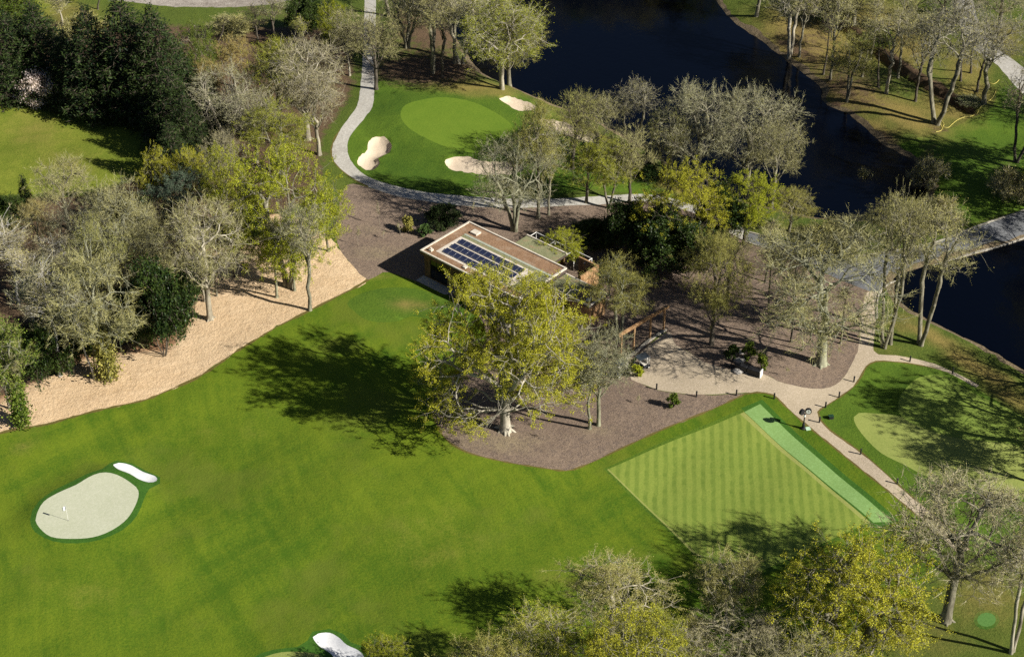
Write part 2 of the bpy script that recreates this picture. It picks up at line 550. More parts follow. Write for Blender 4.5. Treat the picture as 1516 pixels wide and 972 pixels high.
region("fairway", [(-40, 655), (0, 646), (20, 640), (69, 630), (100, 620), (137, 609), (176, 600), (216, 591), (243, 580), (268, 569), (290, 559), (309, 548), (330, 535), (347, 524),
                   (378, 507), (412, 486), (447, 467), (481, 450), (520, 430), (545, 413), (567, 400), (590, 404), (640, 425), (700, 455), (720, 500), (690, 530), (655, 575), (637, 603),
                   (644, 625), (660, 653), (690, 673), (740, 684), (800, 692), (838, 694), (862, 686), (910, 665), (960, 645), (1020, 620), (1080, 596), (1103, 587), (1120, 583), (1144, 588),
                   (1161, 602), (1199, 633), (1216, 647), (1257, 680), (1305, 721), (1360, 766), (1384, 786), (1395, 830), (1330, 900), (1230, 1000), (1180, 1060), (500, 1080), (-60, 1060)], g_fair, jitter=0.05)
region("lawn", [(-60, 60), (0, 100), (40, 118), (90, 125), (140, 150), (180, 172), (215, 200), (235, 240), (200, 262), (140, 278), (60, 285), (0, 290), (-60, 290)], g_lawn, jitter=0.15)
region("meadow", [(-60, -60), (150, -60), (120, 0), (60, 30), (0, 40), (-60, 45)], g_lawn, jitter=0.1)
region("rear_lawn", [(553, 150), (556, 122), (575, 118), (620, 125), (680, 128), (720, 132), (762, 135), (792, 148), (835, 168), (875, 185), (915, 205), (950, 235), (985, 262), (1010, 290), (980, 300),
                     (940, 287), (878, 281), (844, 286), (796, 296), (747, 295), (692, 290), (637, 284), (579, 271), (545, 258), (521, 237), (514, 213), (521, 196), (541, 172)], g_dark, jitter=0.05)
region("riverside_lawn", [(1477, 132), (1474, 151), (1453, 165), (1408, 187), (1360, 203), (1326, 212), (1318, 222), (1356, 240), (1374, 262), (1380, 285), (1372, 308), (1420, 335), (1500, 312), (1620, 290), (1620, 130), (1500, 125)], g_dark, jitter=0.12)
region("wood_chip_border", [(-40, 600), (0, 588), (20, 582), (45, 567), (69, 557), (97, 548), (103, 527), (155, 515), (206, 500), (240, 492), (258, 470), (268, 450), (268, 420), (285, 398), (309, 370),
                     (340, 345), (400, 320), (450, 326), (490, 350), (505, 372), (522, 392), (545, 413), (520, 430), (481, 450), (447, 467), (412, 486), (378, 507), (347, 524), (330, 535), (309, 548),
                     (290, 559), (268, 569), (243, 580), (216, 591), (176, 600), (137, 609), (100, 620), (69, 630), (20, 640), (0, 646), (-40, 655)], g_straw, jitter=0.16)
region("mulch_bed", [(515, 272), (545, 276), (586, 288), (637, 297), (692, 303), (741, 307), (809, 307), (878, 303), (943, 297), (1000, 305), (1050, 325), (1106, 357), (1137, 366), (1237, 406), (1288, 427), (1275, 480), (1272, 512),
                     (1267, 526), (1250, 557), (1230, 573), (1202, 577), (1175, 574), (1151, 569), (1127, 557), (1080, 552), (1041, 540), (1023, 526), (1000, 512), (985, 492), (950, 520), (925, 545), (940, 562),
                     (972, 577), (1005, 584), (1055, 587), (1103, 587), (1080, 596), (1020, 620), (960, 645), (910, 665), (862, 686), (838, 694), (800, 692), (740, 684), (690, 673), (660, 653), (644, 625), (637, 603),
                     (655, 575), (690, 530), (720, 500), (700, 455), (640, 425), (590, 404), (567, 400), (545, 413), (522, 392), (505, 372), (497, 350), (500, 320)], g_mulch, jitter=0.06)
region("cart_path", [(541, -60), (540, 0), (538, 60), (535, 110), (530, 150), (521, 168), (503, 192), (494, 206), (490, 222), (497, 240), (519, 259), (545, 275), (586, 288), (637, 297), (692, 303), (741, 307), (809, 307),
                     (878, 303), (943, 297), (1000, 306), (1050, 326), (1106, 358), (1109, 346), (1060, 316), (1000, 294), (940, 287), (878, 291), (844, 294), (796, 296), (747, 295), (692, 290), (637, 284), (579, 271), (545, 258),
                     (521, 237), (514, 213), (521, 196), (541, 172), (553, 150), (554, 89), (556, 50), (557, 0), (558, -60)], g_cart, jitter=0.03)
region("dirt_road", [(-60, -12), (60, -7), (110, -3), (180, 4), (260, 11), (330, 9), (400, 2), (440, -6), (520, -24), (520, -38), (400, -16), (300, -4), (150, -9), (-60, -20)], g_dirtroad, jitter=0.1)
region("far_path", [(1419, 20), (1432, 62), (1448, 78), (1474, 96), (1515, 137), (1600, 200), (1620, 190), (1560, 140), (1516, 103), (1470, 66), (1448, 30), (1440, 0), (1430, -60), (1400, -60), (1408, -10)], g_cart, jitter=0.06)
region("gravel_path", [(935, 561), (955, 569), (972, 576), (1005, 583), (1031, 586), (1055, 586), (1092, 585), (1116, 585), (1144, 588), (1161, 602), (1199, 633), (1216, 647), (1257, 680), (1305, 721), (1360, 766), (1384, 786), (1420, 820), (1436, 812), (1400, 780),
                     (1367, 751), (1326, 717), (1281, 676), (1249, 652), (1230, 639), (1214, 622), (1211, 611), (1223, 602), (1243, 588), (1264, 571), (1276, 554), (1283, 542), (1297, 535), (1322, 535), (1353, 537), (1381, 543), (1408, 555), (1431, 567), (1446, 572), (1450, 567),
                     (1439, 561), (1415, 550), (1384, 536), (1353, 529), (1326, 526), (1300, 525), (1293, 520), (1297, 471), (1299, 440), (1308, 420), (1288, 427), (1280, 440), (1271, 512),
                     (1267, 526), (1250, 557), (1230, 573), (1202, 577), (1175, 574), (1151, 569), (1127, 557), (1080, 552), (1041, 540), (1023, 526), (1000, 512), (990, 492), (970, 505), (950, 520), (940, 535), (930, 550)], g_gravel, jitter=0.02)
region("asphalt_road", [(1109, 346), (1144, 354), (1200, 366), (1264, 377), (1300, 374), (1333, 368), (1384, 358), (1429, 344), (1484, 323), (1540, 302), (1640, 280), (1640, 305), (1540, 335), (1515, 344), (1470, 358), (1429, 369), (1374, 385),
                     (1333, 401), (1307, 421), (1288, 427), (1237, 406), (1190, 385), (1137, 366), (1106, 358)], g_road, jitter=0.02)
region("approach_collar", [(514, 452), (527, 440), (560, 428), (600, 425), (640, 432), (690, 452), (700, 470), (660, 478), (610, 470), (590, 478), (558, 480), (538, 475), (524, 463)], g_dark)
region("chipping_green", [(1214, 622), (1211, 611), (1223, 602), (1243, 588), (1264, 571), (1276, 554), (1283, 542), (1297, 535), (1322, 535), (1353, 537), (1381, 543), (1408, 555), (1440, 572), (1480, 600), (1540, 650), (1600, 700), (1600, 900), (1480, 860),
                     (1436, 812), (1400, 780), (1367, 751), (1326, 717), (1281, 676), (1249, 652), (1230, 639)], g_dark, jitter=0.03)
region("far_green", None, g_green, poly=far_green)
region("mat_collar", [(45, 772), (52, 789), (79, 803), (113, 806), (148, 801), (182, 786), (203, 765), (213, 741), (221, 722), (236, 709), (236, 699), (214, 689), (194, 679), (172, 676), (160, 683), (152, 694), (130, 702), (108, 713), (80, 727), (58, 743), (48, 757)], g_collar, z=0.2)
region("mat_green", None, g_mat, poly=mat_green)
region("mat_bunker", None, g_white, poly=mat_bunker)
region("near_collar", [(455, 945), (462, 932), (488, 928), (508, 936), (520, 950), (548, 962), (556, 985), (540, 1000), (360, 1060), (340, 1010), (370, 970), (404, 957), (440, 954)], g_collar, z=0.1)
region("near_pale_green", None, g_pale, poly=pale_green2)
region("mat_bunker", None, g_white, poly=mat_bunker2)
region("chipping_green_lower", None, g_pale, poly=right_green_lo)
region("chipping_green_upper", None, g_pale2, poly=right_green_up)
region("striped_lawn_edge", [(893, 689), (1099, 606), (1300, 779), (1080, 872)], g_dark, curve=False)
region("striped_lawn", [(900, 689.5), (1098, 612), (1289, 778), (1077, 864)], g_stripe, curve=False)
g_worn = ground_mat("worn striped turf", (0.22, 0.26, 0.06), (0.33, 0.34, 0.10), bumpd=0.03, contrast=0.8)
region("striped_lawn_verge", [(1096, 614), (1101, 611), (1292, 778), (1281, 780), (1190, 697)], g_worn, curve=False)
region("striped_lawn_verge", [(899, 690), (901, 689), (960, 745), (1030, 817), (1027, 819), (958, 746)], g_worn, curve=False)
region("strip_edge", [(1097, 606), (1128, 595), (1330, 774), (1297, 787)], g_collar, curve=False)
region("artificial_strip", [(1102, 611), (1125, 601), (1320, 776), (1292, 778)], g_strip, curve=False)
region("round_tee_collar", [(1460 + 19 * math.cos(t), 919 + 14.5 * math.sin(t)) for t in np.linspace(0, 2 * math.pi, 13)[:-1]], g_collar, step=0.4)
region("round_tee", [(1460 + 14 * math.cos(t), 919 + 10.5 * math.sin(t)) for t in np.linspace(0, 2 * math.pi, 13)[:-1]], g_tee, step=0.4)
g_edge = ground_mat("worn turf edge", (0.09, 0.08, 0.018), (0.16, 0.125, 0.035), bumpd=0.05, dry=None, dirt=None, mid=0.7)
def edge_line(pts, w=0.35):
    L = smooth_poly(pts, 0.0, 0.8, 0.0, closed=False)
    T_ = np.gradient(L, axis=0); T_ /= np.linalg.norm(T_, axis=1)[:, None]
    n = np.column_stack([-T_[:, 1], T_[:, 0]])
    ww = (w / 2 * rg.uniform(0.35, 1.5, len(L)))[:, None]
    region("turf_edge", None, g_edge, poly=np.concatenate([L + n * ww, (L - n * ww)[::-1]]))
edge_line([(0, 646), (20, 640), (69, 630), (100, 620), (137, 609), (176, 600), (216, 591), (243, 580), (268, 569), (290, 559), (309, 548), (330, 535), (347, 524), (378, 507), (412, 486), (447, 467), (481, 450), (520, 430), (545, 413)], 0.42)
edge_line([(644, 625), (660, 653), (690, 673), (740, 684), (800, 692), (838, 694), (862, 686), (910, 665), (960, 645), (1020, 620), (1080, 596), (1103, 587), (1120, 585), (1144, 589), (1161, 603), (1199, 634), (1216, 648), (1257, 681), (1305, 722), (1360, 767)], 0.26)
edge_line([(1436, 812), (1400, 780), (1367, 751), (1326, 717), (1281, 676), (1249, 652), (1230, 639), (1214, 622), (1211, 611), (1223, 602), (1243, 588), (1264, 571), (1276, 554), (1283, 542), (1297, 535), (1322, 535), (1353, 537), (1381, 543), (1408, 555)], 0.22)
edge_line([(503, 192), (494, 206), (490, 222), (497, 240), (519, 259), (545, 275)], 0.25)
g_bank = ground_mat("muddy bank", (0.09, 0.07, 0.04), (0.26, 0.20, 0.12), bumpd=0.12, dry=None, dirt=None, mid=0.8)
for pp in (pond_a, pond_b):
    L = np.concatenate([pp, pp[:1]])
    T_ = np.gradient(L, axis=0); T_ /= np.linalg.norm(T_, axis=1)[:, None]
    n = np.column_stack([-T_[:, 1], T_[:, 0]])
    area = 0.5 * np.sum(pp[:, 0] * np.roll(pp[:, 1], -1) - np.roll(pp[:, 0], -1) * pp[:, 1])
    if area > 0: n = -n
    wv = 0.55 + 0.5 * np.abs(np.sin(np.arange(len(L)) * 0.21)) + rg.uniform(-.25, .45, len(L))
    region("pond_bank", None, g_bank, poly=np.concatenate([L + n * wv[:, None], (L - n * 0.3)[::-1]]))
for k in bunkers:
    region("sand_bunker", None, g_sand, poly=bunkers[k])

def build_ground():
    pts, faces, tags = [], [], []
    def add_face(poly):
        b = len(pts); n = len(poly)
        pts.extend([tuple(p) for p in poly])
        faces.extend([(b + i, b + (i + 1) % n) for i in range(n)])
    add_face(rect)
    for n_, poly, m_ in REG:
        add_face(poly)
    for p_ in (pond_a, pond_b):
        add_face(p_)
    # scattered inner points so that the relief is carried
    xs = np.arange(X0 + 1, X1 - 1, 1.7); ys = np.arange(Y0 + 1, Y1 - 1, 1.9)
    gx, gy = np.meshgrid(xs, ys)
    G = np.stack([gx.ravel(), gy.ravel()], 1)
    vis = np.abs(G[:, 0]) < 0.31 * (G[:, 1] * CP + CAM_H * SP) + 12
    far_keep = rg.random(len(G)) < 0.22
    G = G[vis | far_keep] + rg.uniform(-0.6, 0.6, (int((vis | far_keep).sum()), 2))
    pts.extend([tuple(p) for p in G])
    for poly in list(bunkers.values()) + [mat_bunker, mat_bunker2]:
        lo, hi = poly.min(0), poly.max(0)
        gx, gy = np.meshgrid(np.arange(lo[0] - 2, hi[0] + 2, 0.6), np.arange(lo[1] - 2, hi[1] + 2, 0.6))
        g = np.stack([gx.ravel(), gy.ravel()], 1)
        g = g[dist_poly(g, poly) < 2.0] + 0.013
        pts.extend([tuple(p) for p in g])
    for i in range(len(ditch_line) - 1):
        a, b = ditch_line[i], ditch_line[i + 1]
        d = (b - a) / np.linalg.norm(b - a); nrm = np.array([-d[1], d[0]])
        for t in (0.0, 0.33, 0.66):
            for s in (-1.9, -1.4, -0.9, 0, 0.9, 1.4, 1.9):
                pts.append(tuple(a + (b - a) * t + nrm * s))
    V2, E, F, ov, oe, of = delaunay_2d_cdt([Vector(p) for p in pts], faces, [], 0, 1e-4)
    V = np.array([(v.x, v.y) for v in V2])
    Z = height(V)
    # masks
    def blob(cx, cy, rx, ry, s=1.0, rot=0.0):
        return (cx, cy, rx, ry, s, rot)
    PX = np.array([proj(x, y, z) for (x, y), z in zip(V, Z)])
    def field(blobs):
        r = np.zeros(len(V))
        for cx, cy, rx, ry, s, rot in blobs:
            dx, dy = PX[:, 0] - cx, PX[:, 1] - cy
            c, s_ = math.cos(rot), math.sin(rot)
            u, v = (dx * c + dy * s_) / rx, (-dx * s_ + dy * c) / ry
            r = np.maximum(r, s * np.exp(-(u * u + v * v)))
        return r
    dry = field(DRY)
    dirt = field(DIRT)
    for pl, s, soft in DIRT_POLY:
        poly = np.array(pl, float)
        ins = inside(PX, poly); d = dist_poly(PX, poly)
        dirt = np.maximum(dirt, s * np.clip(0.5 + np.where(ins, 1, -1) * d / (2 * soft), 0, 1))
    faces_of = {}
    nreg = len(REG)
    FT = np.array([tuple(t) for t in F])
    cen = V[FT].mean(1)
    own = np.zeros(len(FT), int)
    for k, poly in enumerate([r[1] for r in REG] + [pond_a, pond_b]):
        own[inside(cen, poly)] = k + 1
    for k in np.unique(own):
        faces_of[int(k)] = FT[own == k]
    def submesh(name, tris, m):
        T = np.array(tris)
        used, inv = np.unique(T.ravel(), return_inverse=True)
        W = np.column_stack([V[used], Z[used]])
        me = make_mesh(name, W, tris=inv.reshape(-1, 3), mats=[m], smooth=True)
        for nm, arr in (("dry", dry), ("dirt", dirt)):
            a = me.attributes.new(nm, 'FLOAT', 'POINT')
            a.data.foreach_set("value", arr[used].astype(np.float32))
        return obj(name, me)
    for k, tris in faces_of.items():
        if k == 0:
            o = submesh("ground", tris, g_rough)
        elif k <= nreg:
            n_, p_, m_ = REG[k - 1]
            o = submesh(n_, tris, m_)
        else:
            o = submesh("pond_bed", tris, g_mud)
        o['kind'] = 'structure'

g_mud = ground_mat("pond mud", (0.03, 0.03, 0.02), (0.06, 0.05, 0.03))

# px-space description of worn, dry and littered ground (real colour differences of the turf)
DRY = [(606, 451, 38, 11, .7, .1), (745, 655, 75, 18, .75, 0), (885, 640, 40, 9, .7, 0), (700, 640, 40, 14, .6, 0), (1000, 560, 30, 5, .5, 0), (560, 375, 50, 12, .7, 0), (540, 340, 40, 10, .5, 0), (700, 130, 90, 14, .8, .1), (640, 125, 60, 12, .5, 0), (900, 215, 120, 16, .8, .55), (1000, 275, 70, 14, .9, .4), (1385, 500, 60, 12, .9, .45), (1450, 545, 80, 12, 1.0, .5),
       (1500, 590, 60, 14, .8, .5), (1340, 480, 40, 18, .7, .3), (1310, 520, 40, 10, .5, 0), (1400, 160, 60, 25, .8, .3), (1340, 170, 80, 24, 1.0, .4), (1200, 60, 90, 50, 1.1, .4), (1310, 50, 100, 50, 1.0, .4), (1260, 140, 70, 30, .9, .3), (1430, 100, 50, 50, .7, 0),
       (1440, 140, 40, 25, .8, 0), (1460, 880, 90, 60, .55, 0), (1350, 940, 120, 40, .5, 0), (50, 190, 60, 50, .45, 0), (100, 245, 60, 30, .5, 0), (350, 60, 60, 30, .8, 0),
       (100, 20, 60, 20, .6, 0), (1480, 60, 50, 40, .7, 0), (1200, 345, 120, 14, .6, .1), (1440, 365, 70, 6, .8, -.25), (1300, 190, 40, 14, .8, .6), (850, 870, 120, 40, .3, .2), (640, 800, 120, 70, .25, 0),
       (330, 640, 120, 30, .2, 0), (120, 880, 90, 50, .25, 0), (30, 660, 40, 14, .4, -.3), (560, 410, 30, 8, .4, 0)]
DIRT = [(300, 535, 30, 6, .4, -.4), (430, 440, 30, 6, .42, -.5), (200, 560, 40, 6, .42, -.1), (130, 590, 30, 5, .4, 0), (480, 410, 30, 6, .4, -.5), (370, 460, 40, 8, .38, -.4), (355, 400, 40, 12, .5, 0), (630, 103, 95, 26, 1.0, 0), (640, 30, 70, 70, .9, 0), (1250, 130, 90, 30, .62, .4), (1190, 60, 70, 50, .5, .5), (1320, 120, 60, 20, .4, .4), (1180, 75, 60, 16, .7, .5), (1260, 110, 70, 20, .55, .3), (1240, 160, 30, 10, .8, .3), (1310, 205, 30, 14, .7, .6), (1393, 190, 14, 6, .9, 0), (1436, 165, 20, 9, .7, .5),
        (470, 235, 30, 14, .6, -.5), (1150, 390, 60, 25, .9, 0), (440, 20, 120, 14, .5, 0), (600, 60, 60, 40, .5, 0), (1370, 250, 22, 60, .6, .3), (1490, 270, 30, 40, .6, 0)]
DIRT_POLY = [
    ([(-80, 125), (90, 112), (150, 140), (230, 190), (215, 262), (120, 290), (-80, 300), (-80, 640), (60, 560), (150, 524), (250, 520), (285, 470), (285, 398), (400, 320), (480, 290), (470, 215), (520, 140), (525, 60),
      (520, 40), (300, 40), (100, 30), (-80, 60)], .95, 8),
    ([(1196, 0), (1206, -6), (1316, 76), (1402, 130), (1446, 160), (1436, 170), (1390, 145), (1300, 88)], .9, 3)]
build_ground()

# the ground goes on to the horizon as one coarse sheet round the detailed one
ring = []
R1 = 4500.0
o_ = np.array([(-R1, -1500), (R1, -1500), (R1, 7000), (-R1, 7000)])
mbv = [(X0, Y0), (X1, Y0), (X1, Y1), (X0, Y1)]
gm = MB()
edge_pts = []
def edge_samples(a, b, n):
    return [(a[0] + (b[0] - a[0]) * i / n, a[1] + (b[1] - a[1]) * i / n) for i in range(n)]
gm.v = [(x, y, -0.35) for x, y in mbv] + [(x, y, -0.35) for x, y in o_]
gm.f = [(4, 5, 1, 0), (5, 6, 2, 1), (6, 7, 3, 2), (7, 4, 0, 3)]
outer = gm.build("outer_ground", g_rough)
outer['kind'] = 'structure'
# ---------------------------------------------------------------- water
wm, nt, b = new_mat("pond water")
b.inputs["Base Color"].default_value = (0.0007, 0.0014, 0.0040, 1)
b.inputs["Roughness"].default_value = 0.07
b.inputs["Specular IOR Level"].default_value = 0.18
P = worldpos(nt)
bump(nt, b, mth(nt, 'ADD', noise(nt, P, 1.6, 3, 0.6, stretch=(1, 0.6, 1), rot=0.5), noise(nt, P, 0.25, 2)), 0.03, 0.6)
rr_ = sstep(nt, noise(nt, P, 0.045, 4, 0.6, stretch=(1, 0.5, 1), rot=0.6), 0.42, 0.62)
nt.links.new(mth(nt, 'ADD', 0.04, mth(nt, 'MULTIPLY', rr_, 0.16)), b.inputs['Roughness'])
def water(name, poly):
    mb = MB(); n = len(poly)
    c = Vector((0, 0))
    big = []
    ctr = poly.mean(0)
    V2, E, F, *_ = delaunay_2d_cdt([Vector(p) for p in poly], [], [list(range(n))], 1, 1e-4)
    mb.v = [(v.x, v.y, WZ) for v in V2]
    mb.f = [tuple(f) for f in F]
    o = mb.build(name, wm); o['kind'] = 'structure'
water("pond_water", pond_a)
water("pond_water", pond_b)

# ---------------------------------------------------------------- kerbs along the road
kerb_m = plain_mat("kerb stone", (0.36, 0.33, 0.27), 0.85, 0.3, 2.0)
def kerb(pts, w=0.22, h=0.14):
    L = smooth_poly(pts, 0.0, 1.0, closed=False)
    n = len(L)
    T = np.gradient(L, axis=0); T /= np.linalg.norm(T, axis=1)[:, None]
    Nn = np.column_stack([-T[:, 1], T[:, 0]])
    z = height(L)
    A = [np.column_stack([L + Nn * s, z + dz]) for s, dz in ((-w / 2, -0.3), (-w / 2, h), (w / 2, h), (w / 2, -0.3))]
    V = np.concatenate(A)
    q = []
    for k in range(3):
        for i in range(n - 1):
            q.append((k * n + i, k * n + i + 1, (k + 1) * n + i + 1, (k + 1) * n + i))
    o = obj("kerb", make_mesh("kerb", V, quads=q, mats=[kerb_m])); o['kind'] = 'structure'
kerb([(1109, 345), (1144, 353), (1200, 365), (1264, 376), (1300, 373), (1333, 367), (1384, 357), (1429, 343), (1484, 322), (1540, 301)])
kerb([(1299, 470), (1300, 440), (1308, 421), (1334, 402), (1374, 386), (1429, 370), (1470, 359), (1515, 345), (1540, 336)])
kerb([(1137, 367), (1106, 359), (1070, 340)])
kerb([(986, 490), (962, 505), (940, 522), (905, 545)], 0.35, 0.22)
# ================================================================ TREES
def unit(v):
    return v / max(1e-9, math.sqrt(float(v @ v)))

class Tree:
    """grows limbs towards clumps of points that fill the crown; limbs go to one mesh, twigs and leaves to another"""
    def __init__(s, seed):
        s.g = np.random.default_rng(seed)
        s.segs = []      # p0, p1, r0, r1
        s.tips = []      # (pos, dir)
    def seg_path(s, p, q, r0, r1, n, wob):
        d = q - p; L = math.sqrt(float(d @ d))
        last = p
        for i in range(1, n + 1):
            t = i / n
            c = p + d * t
            if i < n:
                c = c + s.g.normal(0, wob * L, 3)
            s.segs.append((last, c, r0 + (r1 - r0) * (i - 1) / n, r0 + (r1 - r0) * t))
            last = c
        return last
    def grow(s, start, d, pts, N0, r0, wob=0.05, stiff=0.45):
        n = len(pts)
        r = max(0.024, r0 * 1.1 * (n / N0) ** 0.5)
        if n <= 2:
            for p in pts:
                e = s.seg_path(start, p, r, 0.014, 2, wob * 1.2)
                s.tips.append((p, unit(p - start + d * 0.3)))
            return
        c = pts.mean(0)
        v = c - start
        L = math.sqrt(float(v @ v))
        nd = unit(d * stiff + v / max(L, 1e-6))
        step = L * s.g.uniform(0.34, 0.58)
        end = start + nd * step
        r1 = max(0.02, r * 0.86)
        s.seg_path(start, end, r, r1, 3 if step > 1.5 else 2, wob)
        X = pts - end
        ax = s.g.normal(0, 1, 3)
        Xc = X - X.mean(0)
        # direction of largest spread, with some chance
        for _ in range(3):
            ax = unit(Xc.T @ (Xc @ ax)) if n > 3 else unit(ax)
        ax = unit(ax + s.g.normal(0, 0.25, 3))
        pr = X @ ax
        k = min(n - 1, max(1, int(n * s.g.uniform(0.32, 0.68))))
        o = np.argsort(pr)
        s.grow(end, nd, pts[o[:k]], N0, r0, wob, stiff)
        s.grow(end, nd, pts[o[k:]], N0, r0, wob, stiff)
    def trunk(s, h, r, lean=(0, 0), flare=1.5, base=(0, 0)):
        p = np.array([base[0], base[1], -0.3]); 
        q = np.array([base[0] + lean[0], base[1] + lean[1], h])
        a = p + (q - p) * 0.12 ; a[2] = min(1.2, h * 0.3)
        s.segs.append((p, np.array([base[0], base[1], 0.35]), r * flare, r * 1.18))
        s.segs.append((np.array([base[0], base[1], 0.35]), a, r * 1.18, r * 1.02))
        s.seg_path(a, q, r * 1.02, r * 0.9, max(2, int(h / 1.5)), 0.018)
        return q, unit(q - p)
    def root_spread(s, r, n=6):
        for i in range(n):
            t = 2 * math.pi * (i + s.g.uniform(-.3, .3)) / n
            L = r * s.g.uniform(1.7, 2.6)
            s.segs.append((np.array([0, 0, r * 1.1]), np.array([math.cos(t) * L, math.sin(t) * L, -0.15]), r * 0.55, r * 0.16))
    # ---------------- crown point clouds
    def crown(s, N, a, zlo, zhi, M=40, sigma=0.13, shell=0.6, flat=0.35, taper=0.0, offx=0.0, offy=0.0, inner=0.2):
        g = s.g
        H2 = (zhi - zlo) / 2; zc = (zhi + zlo) / 2
        cl = []
        while len(cl) < M:
            d = unit(g.normal(0, 1, 3))
            if d[2] < 0: d[2] *= (1 - flat)
            rr = g.uniform(shell, 1.0) if g.random() > inner else g.uniform(0.2, shell)
            p = d * rr * (1 - g.uniform(0, 0.16))
            w = 1 - taper * max(0, p[2])
            cl.append((p[0] * w, p[1] * w, p[2]))
        cl = np.array(cl)
        wts = g.uniform(0.4, 1.6, M); wts /= wts.sum()
        idx = g.choice(M, N, p=wts)
        sg = g.uniform(0.6, 1.4, M) * sigma
        P = cl[idx] + g.normal(0, 1, (N, 3)) * sg[idx][:, None] * np.array([1.15, 1.15, 0.75])
        P = P * np.array([a, a, H2]) + np.array([offx, offy, zc])
        P = P[P[:, 2] > zlo * 0.75]
        return P
    # ---------------- mesh output
    def wood(s, name, rmin=0.0):
        S = s.segs
        P0 = np.array([x[0] for x in S]); P1 = np.array([x[1] for x in S])
        r0 = np.array([x[2] for x in S]); r1 = np.array([x[3] for x in S])
        Vs, Q = [], []
        base = 0
        for lo, hi, k in ((0.22, 99, 10), (0.07, 0.22, 6), (0.0, 0.07, 3)):
            m = (r0 >= lo) & (r0 < hi)
            if not m.any(): continue
            p, q, a, b = P0[m], P1[m], r0[m], r1[m]
            d = q - p; L = np.linalg.norm(d, axis=1)[:, None]; d = d / np.maximum(L, 1e-6)
            q = q + d * (b * 0.35)[:, None]
            up = np.where(np.abs(d[:, 2:3]) > 0.9, np.array([[1.0, 0, 0]]), np.array([[0, 0, 1.0]]))
            u = np.cross(d, up); u /= np.linalg.norm(u, axis=1)[:, None]
            w = np.cross(d, u)
            n = len(p)
            ring = []
            for end, rr in ((p, a), (q, b)):
                for i in range(k):
                    t = 2 * math.pi * i / k
                    ring.append(end + (u * math.cos(t) + w * math.sin(t)) * rr[:, None])
            V = np.stack(ring, 1).reshape(-1, 3)
            off = base + np.arange(n)[:, None] * 2 * k
            for i in range(k):
                j = (i + 1) % k
                Q.append(np.concatenate([off + i, off + j, off + k + j, off + k + i], 1))
            Vs.append(V); base += len(V)
        return np.concatenate(Vs), np.concatenate(Q)
    def twigs(s, per, length, width, up=0.35, spread=0.7):
        g = s.g
        P = np.array([t[0] for t in s.tips]); D = np.array([t[1] for t in s.tips])
        P = np.repeat(P, per, 0); D = np.repeat(D, per, 0)
        n = len(P)
        D = D + g.normal(0, spread, (n, 3)); D[:, 2] += up
        D /= np.linalg.norm(D, axis=1)[:, None]
        L = length * g.uniform(0.45, 1.25, n)[:, None]
        P = P - D * L * g.uniform(0, 0.35, n)[:, None]
        E = P + D * L
        w = g.normal(0, 1, (n, 3)); w -= (w * D).sum(1)[:, None] * D; w /= np.linalg.norm(w, axis=1)[:, None]
        W = w * width * 0.5
        V = np.stack([P - W, P + W, E], 1).reshape(-1, 3)
        T = np.arange(n * 3).reshape(-1, 3)
        return V, T, P, E
    def leaves(s, P, E, n_each, size, asp=0.7, jit=0.25, flat=0.5, keep=1.0):
        g = s.g
        if keep < 1:
            k = g.random(len(P)) < keep
            P, E = P[k], E[k]
        t = g.uniform(0.1, 1.1, (len(P), n_each, 1))
        c = (P[:, None] * (1 - t) + E[:, None] * t).reshape(-1, 3) + g.normal(0, jit, (len(P) * n_each, 3))
        n = len(c)
        nrm = g.normal(0, 1, (n, 3)); nrm[:, 2] += flat * 2
        nrm /= np.linalg.norm(nrm, axis=1)[:, None]
        u = np.cross(nrm, g.normal(0, 1, (n, 3))); u /= np.linalg.norm(u, axis=1)[:, None]
        v = np.cross(nrm, u)
        sz = size * g.uniform(0.55, 1.35, n)[:, None]
        a, b = u * sz * 0.5, v * sz * 0.5 * asp
        V = np.stack([c - a, c - b, c + a, c + b], 1).reshape(-1, 3)
        return V, np.arange(n * 4).reshape(-1, 4)

PROTO = {}
def finish(name, t, twig=(6, 0.9, 0.045), leaf=(2, 0.2), up=0.3, spread=0.42, asp=0.7, jit=0.12, flat=0.5, keep=1.0, extra=None, H=None):
    V, Q = t.wood(name)
    trunk_me = make_mesh(name + "_trunk", V, quads=Q, mats=[None], smooth=True)
    TV, T, P, E = t.twigs(twig[0], twig[1], twig[2], up, spread)
    vs_, qs = [TV], []
    base = len(TV)
    if leaf and leaf[0]:
        LV, LQ = t.leaves(P, E, leaf[0], leaf[1], asp, jit, flat, keep)
        vs_.append(LV); qs.append(LQ + base); base += len(LV)
    if extra is not None:
        vs_.append(extra[0]); qs.append(extra[1] + base)
    q = np.concatenate(qs) if qs else None
    crown_me = make_mesh(name + "_crown", np.concatenate(vs_), tris=T, quads=q, mats=[None, None], tri_m=0, quad_m=1)
    allz = np.concatenate(vs_)
    top = float(np.percentile(allz[:, 2], 99.7))
    wid = float(np.percentile(allz[:, 0], 98.8) - np.percentile(allz[:, 0], 1.2))
    sub = allz[t.g.choice(len(allz), min(4000, len(allz)), replace=False)]
    PROTO[name] = (trunk_me, crown_me, top, wid, sub)

